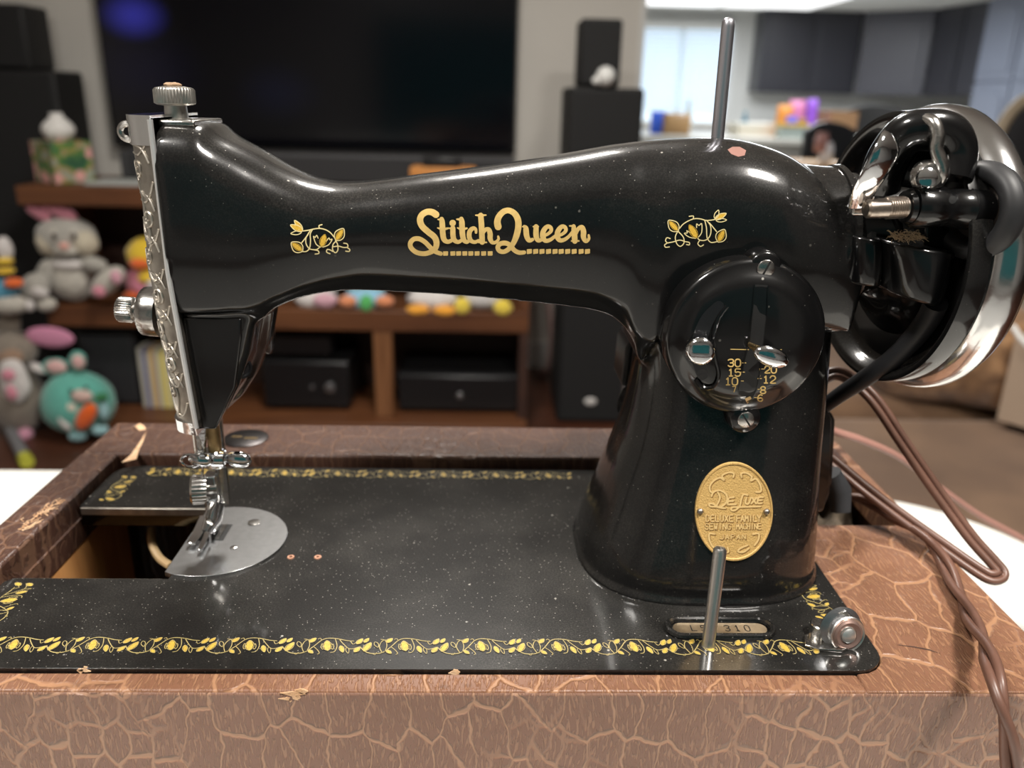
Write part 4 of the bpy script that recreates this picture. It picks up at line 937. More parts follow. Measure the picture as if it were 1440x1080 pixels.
for w, p_ in ((70, [(522, 312, 95), (470, 280, 90), (400, 275, 85), (330, 315, 85), (302, 385, 88), (330, 470, 86), (420, 555, 84), (500, 620, 84), (530, 700, 82), (510, 780, 76), (440, 830, 70), (350, 850, 66), (250, 830, 66), (180, 770, 66), (168, 705, 66), (215, 650, 66), (290, 645, 66), (370, 690, 64), (440, 760, 64), (510, 820, 62), (590, 850, 58)]),
              (70, [(600, 372, 60), (608, 420, 76), (615, 560, 78), (632, 650, 74), (680, 685, 60), (730, 670, 52), (765, 640, 44)]), (30, [(545, 495, 18), (615, 512, 40), (690, 500, 26)]),
              (70, [(755, 497, 70), (757, 600, 74), (775, 660, 68), (820, 688, 56), (865, 672, 48), (900, 640, 40)]), (30, [(712, 500, 24), (755, 505, 40)]),
              (70, [(872, 370, 60), (880, 420, 76), (885, 560, 78), (905, 655, 70), (945, 688, 56), (980, 670, 44)]), (30, [(820, 495, 18), (880, 512, 40), (948, 500, 26)]), (26, [(810, 375, 20), (860, 380, 40)]), (26, [(550, 378, 20), (600, 382, 40)]),
              (60, [(1075, 560, 34), (1070, 515, 44), (1035, 500, 56), (990, 540, 66), (980, 610, 66), (1005, 670, 60), (1060, 690, 50), (1110, 668, 42)]),
              (80, [(1140, 322, 74), (1150, 450, 78), (1160, 690, 76)]), (24, [(1070, 320, 18), (1140, 322, 34), (1212, 318, 18)]), (24, [(1108, 694, 22), (1218, 694, 22)]),
              (60, [(1165, 570, 50), (1205, 520, 56), (1250, 520, 66), (1270, 580, 72), (1270, 640, 70), (1300, 695, 54), (1350, 690, 46), (1385, 650, 38), (1380, 612, 30)])):
    ribbon(LG, p_, w, c1)
disc(LG, 752, 428, 45, c1, 18)
for x_ in (655, 755, 835, 920, 1003, 1090, 1180, 1270):
    v = [(x_-34, 818), (x_+28, 815), (x_+34, 822), (x_+34, 868), (x_+28, 876), (x_-28, 878), (x_-34, 870)]; poly(LG, v, c1)
c2 = crop(690, 270, 9)
for w, p_ in ((70, [(95, 440, 88), (85, 380, 84), (105, 310, 78), (165, 248, 74), (235, 235, 72), (305, 275, 76), (345, 350, 80), (350, 440, 80), (330, 540, 78), (290, 640, 66), (240, 710, 62), (175, 752, 58), (115, 745, 58), (90, 700, 58), (120, 655, 60), (185, 645, 62), (245, 672, 60), (300, 735, 58), (360, 765, 56), (425, 762, 50)]),
              (60, [(425, 435, 40), (445, 460, 66), (455, 550, 70), (485, 610, 58), (530, 600, 44)]), (24, [(405, 438, 18), (450, 440, 30)]),
              (60, [(575, 437, 62), (575, 550, 70), (600, 610, 56), (645, 600, 44), (680, 570, 40)]), (24, [(540, 437, 20), (600, 437, 24)]),
              (50, [(650, 555, 40), (715, 535, 40), (765, 490, 46), (755, 445, 50), (710, 440, 56), (665, 500, 66), (660, 570, 66), (695, 615, 56), (750, 605, 48), (800, 570, 42), (850, 530, 38)]),
              (50, [(835, 552, 40), (900, 535, 40), (950, 490, 46), (940, 445, 50), (895, 440, 56), (850, 500, 66), (845, 570, 66), (880, 610, 56), (935, 600, 48), (990, 560, 42), (1030, 510, 38)]),
              (70, [(1050, 432, 52), (1058, 520, 72), (1065, 620, 70)]), (24, [(1000, 428, 18), (1050, 430, 30)]), (22, [(1025, 618, 22), (1115, 618, 22)]),
              (60, [(1075, 530, 44), (1110, 465, 50), (1155, 445, 60), (1175, 500, 70), (1175, 570, 66), (1205, 622, 50), (1243, 590, 38), (1240, 545, 28)])):
    ribbon(LG, p_, w, c2)
for x_ in (490, 570, 650, 732, 815, 893, 975, 1057, 1145, 1225):
    poly(LG, [(x_-28, 722), (x_+26, 718), (x_+32, 724), (x_+32, 770), (x_+26, 776), (x_-26, 784), (x_-32, 778), (x_-32, 728)], c2)
obj('script_lettering', LG, GOLD, sew, auto=0, fixn=False, label='gold cursive lettering with a dashed underline')
def petal(mbf, mbo, cast, x0, y0, x1, y1, w, fill=True, lw=9):
    dx, dy = x1-x0, y1-y0; l = math.hypot(dx, dy); ux, uy = dx/l, dy/l; nx_, ny_ = -uy, ux
    o = [(x0+dx*t_+nx_*w*s_, y0+dy*t_+ny_*w*s_) for t_, s_ in ((0, 0), (.2, .75), (.5, 1), (.8, .6), (1, 0), (.8, -.6), (.5, -1), (.2, -.75))]
    if fill:
        i_ = [(x0+dx*t_+nx_*w*s_, y0+dy*t_+ny_*w*s_) for t_, s_ in ((.02, 0), (.2, .6), (.5, .78), (.8, .5), (.98, 0), (.8, -.5), (.5, -.78), (.2, -.6))]
        poly(mbf, i_, cast)
    ribbon(mbo, o+[o[0]], lw, cast, 3, False)
FO, FF = MB(), MB()
c3 = crop(390, 270, 10.8, .0002); c3f = crop(390, 270, 10.8, .00025)
for p_ in ([(395, 590), (470, 580), (560, 560), (650, 552), (740, 575), (810, 620), (860, 680)], [(640, 550), (635, 510), (680, 495)], [(500, 585), (440, 680), (370, 770)], [(530, 575), (500, 640), (505, 740), (490, 850), (440, 900), (370, 900)],
           [(470, 640), (435, 700), (440, 790), (490, 860), (560, 875), (620, 890), (630, 930), (575, 940)], [(640, 840), (600, 870), (550, 875)], [(900, 740), (850, 790), (840, 870), (880, 920), (920, 880), (915, 790), (885, 740)],
           [(800, 935), (750, 910), (760, 870), (810, 880), (840, 900)], [(850, 830), (930, 820), (1010, 840), (1070, 830), (1060, 785), (1010, 775)], [(1060, 840), (1100, 870), (1090, 900), (1040, 895)]):
    ribbon(FO, p_, 17, c3, 4)
for a in ((390, 590, 200, 500, 42), (385, 590, 262, 430, 36), (370, 610, 205, 630, 28)): petal(FF, FO, c3, *a, fill=(a[2] != 205), lw=14)
petal(FF, FO, c3, 385, 900, 215, 765, 80, False, 15); petal(FF, FF, c3f, 375, 885, 225, 775, 45, True, 6)
petal(FF, FO, c3, 890, 735, 1005, 555, 75, False, 15); petal(FF, FF, c3f, 895, 725, 995, 570, 42, True, 6)
petal(FF, FF, c3f, 670, 830, 725, 640, 52, True, 6); ribbon(FO, [(660, 835), (590, 790), (548, 670), (575, 690), (598, 655), (620, 700)], 15, c3, 3); ribbon(FO, [(690, 835), (780, 800), (835, 715), (800, 725), (785, 695), (745, 745)], 15, c3, 3)
obj('flower_spray', FO, GOLDP, sew, auto=0, fixn=False, label='gold vine spray left of the lettering'); obj('flower_petals', FF, GOLDY, sew, auto=0, fixn=False)
FO, FF = MB(), MB()
c4 = crop(920, 280, 12, .0002); c4f = crop(920, 280, 12, .00025)
for p_ in ([(430, 490), (490, 420), (590, 360), (690, 328), (790, 335), (880, 360), (1015, 345)], [(655, 335), (660, 285), (590, 290)], [(850, 350), (880, 480), (885, 600), (900, 670), (960, 730), (1060, 715)], [(880, 355), (945, 440), (955, 560), (920, 650), (850, 695), (770, 690), (735, 660)],
           [(930, 400), (990, 470), (1050, 545)], [(770, 690), (735, 750), (780, 795), (830, 770)], [(395, 545), (355, 640), (380, 750), (440, 795), (500, 740), (490, 640), (410, 550)], [(215, 740), (320, 720), (430, 690), (520, 715), (590, 730), (590, 770), (545, 765)], [(270, 665), (215, 650), (190, 700), (215, 740), (175, 770), (190, 810), (255, 805)]):
    ribbon(FO, p_, 17, c4, 4)
for a in ((1020, 340, 1215, 240, 42), (1020, 330, 1085, 185, 34), (1040, 360, 1220, 350, 30)): petal(FF, FO, c4, *a, fill=(a[3] == 240), lw=14)
petal(FF, FO, c4, 1075, 725, 1185, 510, 88, False, 15); petal(FF, FF, c4f, 1085, 710, 1175, 525, 48, True, 6)
petal(FF, FO, c4, 405, 540, 240, 360, 85, False, 15); petal(FF, FF, c4f, 395, 525, 255, 375, 45, True, 6)
petal(FF, FF, c4f, 720, 655, 590, 430, 62, True, 6); ribbon(FO, [(700, 660), (590, 640), (505, 575), (560, 570), (545, 530), (600, 560)], 15, c4, 3); ribbon(FO, [(745, 640), (800, 560), (800, 410), (755, 445), (715, 415), (715, 480)], 15, c4, 3)
obj('flower_spray', FO, GOLDP, sew, auto=0, fixn=False, label='gold vine spray right of the lettering'); obj('flower_petals', FF, GOLDY, sew, auto=0, fixn=False)

# border garland on the bed, drawn once and repeated
BO, BF = MB(), MB()
def garland(org, ux, uy, n, P_=.0302, sc=1, start=0, flip=False):
    ux, uy = Vector(ux), Vector(uy); org = Vector(org)
    for i in range(start, start+n):
        def cst(x, y, z=.00022): return org+ux*((i+x)*P_)+uy*(y*sc)+Vector((0, 0, z))
        cf = lambda x, y: cst(x/1000, y/1000*.0098, .00030); co = lambda x, y: cst(x/1000, y/1000*.0098)
        # coordinates: x 0..1000 along one repeat, y 0..1000 across (0 = outer edge); widths in x units
        def co2(x, y): return co(x, y)
        A = 1000/P_*.0098     # across extent in x units
        def c(x, y): return cst(x*P_/1000/P_, y*P_/1000/sc, .00022)
        def cF(x, y): return cst(x*P_/1000/P_, y*P_/1000/sc, .00030)
        H = A/1000*1000       # ~325
        def yy(v): return v*H/100
        ribbon(BO, [(0, yy(45)), (60, yy(20)), (160, yy(3)), (300, yy(8)), (400, yy(45)), (480, yy(85)), (560, yy(98)), (680, yy(95)), (800, yy(84)), (900, yy(80))], 13, c, 4)
        ribbon(BO, [(700, yy(95)), (780, yy(60)), (880, yy(30)), (1000, yy(45))], 11, c, 4); ribbon(BO, [(650, yy(96)), (700, yy(50)), (690, yy(15)), (640, yy(8))], 10, c, 4)
        ribbon(BO, [(300, yy(8)), (250, yy(45)), (270, yy(80)), (320, yy(90))], 10, c, 4); ribbon(BO, [(330, yy(12)), (345, yy(50)), (310, yy(85)), (250, yy(92))], 10, c, 4)
        ribbon(BO, [(480, yy(85)), (455, yy(98)), (430, yy(92))], 9, c, 3); ribbon(BO, [(400, yy(45)), (460, yy(25)), (500, yy(5)), (480, yy(-3))], 9, c, 3)
        ribbon(BO, [(230, yy(8)), (215, yy(-4)), (190, yy(-2))], 8, c, 3); ribbon(BO, [(860, yy(82)), (900, yy(60)), (945, yy(75))], 9, c, 3)
        petal(BF, BO, cF, 600, yy(18), 550, yy(82), 58, True, 9); petal(BF, BO, cF, 655, yy(25), 640, yy(60), 16, False, 9); petal(BF, BO, cF, 530, yy(25), 500, yy(62), 16, False, 9)
        petal(BF, BO, cF, 745, yy(50), 800, yy(8), 30, True, 9); petal(BF, BO, cF, 180, yy(75), 235, yy(40), 26, False, 9); petal(BF, BO, cF, 830, yy(40), 870, yy(2), 20, False, 8)
        petal(BF, BO, cF, 60, yy(15), 130, yy(70), 46, True, 9); petal(BF, BO, cF, 40, yy(70), 90, yy(98), 28, True, 8)
        petal(BF, BO, cF, 950, yy(60), 1010, yy(95), 36, True, 9); petal(BF, BO, cF, 940, yy(10), 1000, yy(40), 34, True, 9)
        petal(BF, BO, cF, 330, yy(70), 400, yy(98), 34, True, 9); petal(BF, BO, cF, 350, yy(22), 420, yy(2), 26, True, 8)
garland((.012, .0100, 0), (1, 0, 0), (0, 1, 0), 11, P_=.0304)
garland((.020, .1650, 0), (1, 0, 0), (0, 1, 0), 8)
garland((.0180, .1335, 0), (0, 1, 0), (-1, 0, 0), 1, P_=.0300)
garland((.0165, .0270, 0), (0, 1, 0), (-1, 0, 0), 1, P_=.0300)
garland((.3635, .0330, 0), (0, 1, 0), (-1, 0, 0), 1, P_=.0300)
obj('garland_line', BO, BEDP, bedo, auto=0, fixn=False); obj('garland_leaves', BF, BEDY, bedo, auto=0, fixn=False)

# ---- face plate: convex nickel plate with embossed scrolls
FP0 = xa+.0002
def fx0(z): return FP0+.0042*max(0, min(1, (.136-z)/.068))
def fpsurf(u, z):
    """u 0..1 from front edge to back edge across the plate: an angled front flank, then a flat face"""
    d = interp([(.066, .0118), (.10, .0122), (.14, .0120), (.165, .0112), (.185, .0122), (.2, .0125)], z)
    yf, yb = .0690, .121
    if u < .35: t_ = u/.35; return Vector((fx0(z)-d*math.sin(t_*PI/2), yf+.013*(1-math.cos(t_*PI/2)), z))
    return Vector((fx0(z)-d, yf+.013+(yb-yf-.013)*(u-.35)/.65, z))
fp = MB(); R = []; nz_ = 36
for i in range(nz_+1):
    z = .0690+(.1955-.0690)*i/nz_
    R.append([fpsurf(k/16, z) for k in range(17)]+[Vector((fx0(z), .121-(.121-.069)*k/6, z)) for k in range(0, 6)])
face = obj('face_plate', fp.rings(R), DULL, sew, auto=50)
obj('plate_edge', MB().tube([fpsurf(.0, .0700+.125*i/30)+Vector((-.0002, -.0004, 0)) for i in range(31)], .0011, 8), mat('bright_edge', (.85, .85, .85), .4, .8), face)
R = []
obj('plate_head', MB().rings([[fpsurf(k/12, z)+Vector((-.0008*(1 if z < .197 else 1.6), -.0004, 0)) for k in range(13)]+[Vector((fx0(z), .121, z)), Vector((fx0(z), .068, z))] for z in (.1855, .187, .192, .1965)]), CHROME, face, auto=50)
obj('plate_foot', MB().rings([[fpsurf(k/12, z)+Vector((-.001, -.0006, 0)) for k in range(13)]+[Vector((fx0(z), .121, z)), Vector((fx0(z), .068, z))] for z in (.0668, .0680, .0720)]), CHROME, face, auto=50)
sc_ = MB()
def scroll(pts, r=.00045): sc_.tube(crom([fpsurf(u, z)+Vector((-.0001, -.0001, 0)) for u, z in pts], 5), r, 6)
for z0, m_ in ((.176, 1), (.158, -1), (.142, 1), (.127, -1), (.112, 1), (.098, -1), (.085, 1)):
    cu = .17+.03*m_
    scroll([(cu+.075*math.cos(a)*(1-a*m_/11), z0+.0042*math.sin(a)*(1-a*m_/11)) for a in [k*.6*m_ for k in range(15)]])
    scroll([(.04, z0-.004), (.10, z0-.010), (.20, z0-.008), (.30, z0-.001)]); scroll([(.05, z0+.003), (.10, z0+.008), (.22, z0+.0095)])
    scroll([(.07, z0+.0095), (.14, z0+.006), (.27, z0+.0065)], .0004)
scroll([(.22, .172), (.12, .150), (.24, .140), (.12, .128), (.23, .118), (.13, .107), (.22, .096), (.12, .086), (.16, .074)], .0005)
obj('embossed_scroll', sc_, mat('scroll_nickel', (.60, .56, .50), .38, 1), face, kind='stuff')
# eyelet guide at the top left
q = at(180, 185, .080)
obj('eyelet', MB().tube([q+Vector((.0030*math.cos(a), 0, .0030*math.sin(a))) for a in [2*PI*k/24 for k in range(25)]], .0013, 8).tube([q+Vector((.003, 0, 0)), q+Vector((.010, .002, .0005))], .0016, 8), NICKEL, face)
# thumb nut on the plate
KN = at(214, 438, .088); ax = Vector((-1, 0, .06))
obj('thumb_nut', MB().lathe([(-.004, .0106), (.0005, .0106), (.0030, .0104, 1), (.0038, .0096, 1), (.0046, .0080, 1), (.0052, .0045), (.0066, .0042), (.0072, .0052), (.0080, .0056, 1), (.0133, .0056, 1), (.0140, .0050), (.0141, 0)], KN, ax, n=64, ridges=1, rd=.0005), NICKEL, face)
# top plate of the head and presser regulating screw
TPZ = at(262, 168, .095).z
obj('top_plate', MB().box((at(228, 167, .09).x, .0765, TPZ-.0022), (at(289, 167, .09).x, .112, TPZ+.0003)), NICKEL, sew, bevel=.0008)
kc = at(247, 160, .095)
obj('presser_screw', MB().lathe([(-.002, .0062), (.0004, .0062), (.0006, .0046), (.0052, .0043), (.0056, .0070), (.0062, .0080, 1), (.0112, .0080, 1), (.0120, .0072), (.0126, .004), (.0128, 0)], (kc.x+.0003, .095, TPZ), (0, 0, 1), n=84, ridges=1, rd=.0005), mat('grey_nickel', (.50, .48, .44), .3, .9, noise_=.2, nscale=300), sew)
obj('screw_crust', soft((kc.x, .095, TPZ+.0130), (.0035, .0035, .0012), .2, 3), mat('rusty_crust', (.40, .26, .16), .9, bump=.8, bscale=900), sew)

# ---- needle bar, presser bar and foot
def vert(px, py0, py1, Y, r, m, name, n=20):
    a, b = at(px, py0, Y), at(px, py1, Y); x = b.x if False else (a.x+b.x)/2
    return obj(name, MB().tube([(x, Y, a.z), (x, Y, b.z)], r, n), m, sew), x
ybar = .094; xb = at(309, 640, ybar).x
zb_ = lambda py, Y=ybar: at(309, py, Y).z
nb = obj('presser_bar', MB().tube([(xb, ybar, .075), (xb, ybar, zb_(706))], .0029, 20), NICKEL, sew)
obj('bar_bushing', MB().tube([(xb-.0004, ybar-.004, .0755), (xb-.0004, ybar-.004, zb_(632))], .0030, 20), BRASSY, nb)
nd = obj('needle_bar', MB().tube([(xb-.0065, ybar-.006, .075), (xb-.0065, ybar-.006, zb_(634))], .0026, 16), NICKEL, sew)
# pointed guide blade from face plate
q0, q1, q2 = at(270, 596, .085), at(290, 600, .085), at(287, 632, .085)
obj('guide_blade', MB().prism([(q0.x, .085, q0.z), (q1.x, .085, q1.z), (q2.x, .085, q2.z)], (0, .003, 0)), CHROME, sew, bevel=.0004)
# clamp with butterfly screws
zc_ = at(300, 645, ybar-.006).z
cl_ = obj('needle_clamp', MB().lathe([(-.0042, .0042), (-.0035, .0048), (.0035, .0048), (.0042, .0042)], (xb-.001, ybar-.005, zc_), (0, 0, 1), n=24), CHROME, sew)
obj('clamp_collar', MB().lathe([(-.006, .0036), (-.0055, .0042), (.0055, .0042), (.006, .0036)], (xb-.001, ybar-.006, zc_), (1, 0, 0), n=24), CHROME, cl_)
w1 = MB().ell((0, 0, 0), (.0062, .0026, .0040)); Mr = Matrix.Rotation(.12, 3, 'Y')
obj('wing', MB().add([at(335, 646, ybar-.006)+Mr @ v for v in w1.v], w1.f), CHROME, cl_)
w2 = MB().ell((0, 0, 0), (.0058, .0028, .0034))
obj('wing', MB().add([at(283, 647, ybar-.010)+Mr @ v for v in w2.v], w2.f), CHROME, cl_)
lp = at(268, 648, ybar-.012)
obj('thread_loop', MB().tube([lp+Vector((.0042*math.cos(a), 0, .0030*math.sin(a))) for a in [2*PI*k/20 for k in range(21)]], .0006, 6), CHROME, cl_)
# presser foot block, thumb screw, ankle, toes
za, zb2 = at(303, 668, ybar-.004).z, at(303, 708, ybar-.004).z
ft = obj('presser_foot', MB().box((xb-.0072, ybar-.006, zb2), (xb-.0012, ybar+.001, za)), CHROME, sew, bevel=.0008)
tsq = at(279, 688, ybar-.006)
obj('foot_screw', MB().lathe([(-.002, .0066, 1), (.0, .0070, 1), (.0042, .0070, 1), (.0052, .0060), (.0053, .003)], (tsq.x+.002, tsq.y, tsq.z), (-1, -.25, .05), n=56, ridges=1, rd=.0003), NICKEL, ft)
obj('foot_screw_stem', MB().tube([tsq+Vector((.002, .001, 0)), tsq+Vector((.008, .002, 0))], .0028, 14), NICKEL, ft)
a1_, a2_, a3_, a4_ = at(305, 706, ybar-.004), at(300, 728, ybar-.007), at(290, 748, ybar-.012), at(283, 757, ybar-.016)
obj('ankle', MB().tube([a1_, (a1_+a2_)/2, a2_, a3_], [.0042, .0046, .0048, .0030], 12, flat=.75), CHROME, ft)
obj('hinge_spring', MB().tube(crom([at(300, 708, ybar-.010), at(295, 718, ybar-.012), at(293, 730, ybar-.013), at(297, 736, ybar-.012)], 5), .0012, 8), NICKEL, ft)
zf = .0014
def toe(p0, p1, w, h0=.0035):
    a, b = atz(*p0, .003), atz(*p1, .003); d = (b-a); d.z = 0; n_ = Vector((-d.y, d.x, 0)).normalized()*w; mb = MB()
    mb.rings([[a-n_+Vector((0, 0, h0)), a+n_+Vector((0, 0, h0)), a+n_+Vector((0, 0, h0+.0018)), a-n_+Vector((0, 0, h0+.0018))], [a+d*.6-n_*.95+Vector((0, 0, 0)), a+d*.6+n_*.95, a+d*.6+n_*.95+Vector((0, 0, .0016)), a+d*.6-n_*.95+Vector((0, 0, .0016))], [b-n_*.8, b+n_*.8, b+n_*.8+Vector((0, 0, .001)), b-n_*.8+Vector((0, 0, .001))]]); return mb
obj('toe', toe((290, 738), (268, 766), .0026), CHROME, ft, bevel=.0003); obj('toe', toe((301, 738), (281, 775), .0014), CHROME, ft, bevel=.0003)
obj('foot_heel', MB().prism([atz(290, 733, .0042), atz(305, 728, .0042), atz(310, 738, .0042), atz(302, 752, .0042), atz(289, 748, .0042)], (0, 0, .0016)), CHROME, ft, bevel=.0003)
obj('needle', MB().tube([(xb-.0065, ybar-.006, zc_-.003), (xb-.0065, ybar-.006, .003)], .0006, 8), CHROME, nd)

# tension disc block glimpsed at the rear of the head
q = at(371, 492, .108)
obj('tension_opening', MB().lathe([(0, .0045), (.0006, .0045), (.0008, .0035), (.0001, .0032)], (q.x-.002, .0805, q.z), (.75, -.66, 0), n=24), BPLAST, sew)
obj('head_side_boss', MB().lathe([(0, .009), (.0015, .0092), (.0022, .0075)], (at(381, 468, .112).x-.002, .112, at(383, 470, .112).z), (1, 0, 0), n=28), BLACKC, sew)

# ---- stitch regulator plate on the pillar front
rcx, rcz = .3148, .1180; RY = .0530
RG = Vector((rcx, RY, rcz)); RA = Vector((0, -1, .0))
reg = MB(); prof = [(-.020, .0315), (.0, .0318), (.0008, .0312), (.0016, .0300), (.0020, .0268), (.0034, .0258), (.0046, .0200), (.0052, .0120), (.0053, 0)]
rp = obj('regulator_plate', reg.lathe(prof, RG, RA, n=96), BLACKC, sew, auto=60)
def reg_pt(dx, dz, h=.0054): return RG+Vector((dx, -h, dz))
# ears with screws top and bottom
for (px, py, nm) in ((1076, 377, 'top'), (1048, 589, 'bottom')):
    q = at(px, py, RY-.001); q.y = RY
    ear = MB().lathe([(-.010, .0068), (.0004, .0066), (.0014, .0055), (.0015, 0)], q, RA, n=32)
    obj('ear', ear, BLACKC, rp, auto=60)
    s_ = obj('screw', MB().lathe([(.0012, .0034), (.0022, .0034), (.0025, .0030), (.0026, 0)], q, RA, n=28), NICKEL, rp)
    a = 1.15 if nm == 'top' else -.95
    d = Vector((math.cos(a), 0, math.sin(a)))*.0032; n_ = Vector((-d.z, 0, d.x)).normalized()*.00035
    obj('screw_slot', MB().prism([q+Vector((0, -.0026, 0))-d-n_, q+Vector((0, -.0026, 0))+d-n_, q+Vector((0, -.0026, 0))+d+n_, q+Vector((0, -.0026, 0))-d+n_], (0, -.0001, 0)), mat('slot_dark', (.004, .004, .004), .6), rp, smooth=False)
def plate_cast(off=.0001):
    bm_ = BVHTree.FromPolygons([v.co+ORG[rp] for v in rp.data.vertices], [tuple(p.vertices) for p in rp.data.polygons])
    def f(x, y):
        d = ray(x, y); r = bm_.ray_cast(CP, d, 2)
        return None if r[0] is None else r[0]-d*off
    return f
pc = plate_cast()
def pcr(ox, oy, s, c=None): return lambda x, y: (c or pc)(ox+x/s, oy+y/s)
c5 = pcr(920, 340, 3.857)
# slot for the lever and its track
sm_ = MB(); poly(sm_, [(545, 232), (618, 235), (612, 420), (590, 600), (560, 780), (535, 850), (500, 880), (470, 870), (458, 820), (480, 700), (520, 530), (535, 380)], c5)
obj('lever_slot', sm_, mat('slot_dark', (.004, .004, .004), .6), rp, auto=0, fixn=False)
em_ = MB(); ribbon(em_, [(618, 240), (612, 420), (590, 600), (562, 780), (535, 850)], 7, pcr(920, 340, 3.857, plate_cast(.0003)), 5); ribbon(em_, [(545, 235), (532, 380), (505, 570), (478, 700), (458, 820), (475, 870)], 6, pcr(920, 340, 3.857, plate_cast(.0003)), 5)
obj('slot_edge', em_, BLACKC, rp, auto=0, fixn=False)
# figures as small strokes
DIG = {'0': [[(0, 2), (1, 0), (3, 0), (4, 2), (4, 6), (3, 8), (1, 8), (0, 6), (0, 2)]], '1': [[(1, 1.5), (2, 0), (2, 8)], [(.8, 8), (3.2, 8)]], '2': [[(0, 2), (1, 0), (3, 0), (4, 2), (3.4, 4), (0, 8), (4, 8)]],
       '3': [[(0, .8), (1.2, 0), (3, 0), (4, 1.8), (3, 3.7), (1.6, 4)], [(3, 3.7), (4, 5.8), (3, 8), (1, 8), (0, 7)]], '5': [[(3.8, 0), (.4, 0), (.2, 3.8), (2, 3.2), (3.8, 4.2), (4, 6.2), (2.8, 8), (.8, 8), (0, 7)]],
       '6': [[(3.6, .6), (2.4, 0), (.8, 1), (0, 4), (.2, 6.8), (1.4, 8), (3, 8), (4, 6.4), (3.6, 4.6), (2, 3.9), (.4, 5)]], '8': [[(2, 4), (.6, 3.2), (.4, 1.2), (2, 0), (3.6, 1.2), (3.4, 3.2), (2, 4), (.3, 5.2), (.2, 7), (2, 8), (3.8, 7), (3.7, 5.2), (2, 4)]], '7': [[(0, 0), (4, 0), (1.6, 8)]],
       'L': [[(0, 0), (0, 8), (4, 8)]]}
def text_strokes(mb, s, x, y, h, cast, lw, sp=1.45, w=.55, lin=True, slant=0):
    for ch in s:
        if ch in GL:
            for st in GL[ch]:
                pts = [(x+a/4*h*w-(b/8)*h*slant, y+b/8*h) for a, b in st]
                if ch in DIG and ch not in 'L17': ribbon(mb, pts, lw, cast, 3)
                else:
                    for p_, q_ in zip(pts, pts[1:]): ribbon(mb, [p_, q_], lw, cast, 1)
        x += h*w*sp
GL = dict(DIG)
GL.update({'D': [[(0, 0), (0, 8), (2.4, 8), (4, 6), (4, 2), (2.4, 0), (0, 0)]], 'E': [[(4, 0), (0, 0), (0, 8), (4, 8)], [(0, 4), (3, 4)]], 'U': [[(0, 0), (0, 6.5), (1, 8), (3, 8), (4, 6.5), (4, 0)]], 'X': [[(0, 0), (4, 8)], [(4, 0), (0, 8)]],
           'F': [[(4, 0), (0, 0), (0, 8)], [(0, 4), (3, 4)]], 'A': [[(0, 8), (2, 0), (4, 8)], [(.8, 5.4), (3.2, 5.4)]], 'M': [[(0, 8), (.3, 0), (2, 5), (3.7, 0), (4, 8)]], 'I': [[(2, 0), (2, 8)]], 'Y': [[(0, 0), (2, 4), (4, 0)], [(2, 4), (2, 8)]],
           'S': [[(4, 1.2), (3, 0), (1, 0), (0, 1.4), (.6, 3.4), (3.4, 4.6), (4, 6.4), (3, 8), (1, 8), (0, 6.8)]], 'W': [[(0, 0), (1, 8), (2, 3), (3, 8), (4, 0)]], 'N': [[(0, 8), (0, 0), (4, 8), (4, 0)]], 'G': [[(4, 1.4), (3, 0), (1, 0), (0, 2), (0, 6), (1, 8), (3, 8), (4, 6.5), (4, 4.4), (2.4, 4.4)]],
           'C': [[(4, 1.4), (3, 0), (1, 0), (0, 2), (0, 6), (1, 8), (3, 8), (4, 6.6)]], 'H': [[(0, 0), (0, 8)], [(4, 0), (4, 8)], [(0, 4), (4, 4)]], 'J': [[(4, 0), (4, 6.4), (3, 8), (1, 8), (0, 6.6)]], 'P': [[(0, 8), (0, 0), (3, 0), (4, 1.2), (4, 3), (3, 4.3), (0, 4.3)]], ' ': []})
nm_ = MB(); pc2 = plate_cast(.0002); c6 = pcr(920, 340, 3.857, pc2)
for s_, x_, y_, h_ in (('30', 402, 638, 38), ('15', 402, 690, 38), ('10', 386, 738, 38), ('20', 600, 675, 36), ('12', 592, 728, 38), ('8', 576, 785, 38), ('6', 562, 830, 34)):
    text_strokes(nm_, s_, x_, y_, h_, c6, 7, 1.3, .75)
text_strokes(nm_, '7', 425, 785, 30, c6, 4, 1.3, .6)
for a, b in (((478, 657), (498, 657)), ((470, 707), (490, 707)), ((468, 755), (484, 755)), ((562, 742), (582, 742)), ((556, 800), (572, 800)), ((540, 845), (556, 845)), ((415, 583), (512, 585)), ((585, 585), (690, 585)), ((572, 690), (598, 690)), ((574, 690), (574, 730))):
    ribbon(nm_, [a, b], 4, c6, 1)
obj('stitch_numbers', nm_, GOLD, rp, auto=0, fixn=False, label='gold numbers 30, 15, 10, 20, 12, 8 and 6')
obj('worn_mark', (lambda m_: (poly(m_, [(492, 850), (520, 838), (528, 850), (505, 880), (498, 865)], c6), m_)[1])(MB()), BRASSY, rp, fixn=False)
# chrome lever tongue
l0, l1, l2, l3 = at(1053, 484, .0475), at(1066, 492, .042), at(1080, 500, .038), at(1090, 510, .036)
lv = obj('stitch_lever', MB().tube([l0, l1], [.0010, .0018], 10, flat=.6), BRASSY, rp)
tg = MB().ell((0, 0, 0), (.0072, .0022, .0040)); Rr = Matrix.Rotation(.35, 3, 'Y')
obj('lever_tongue', MB().add([at(1085, 502, .040)+Rr @ v for v in tg.v], tg.f), CHROME, lv)
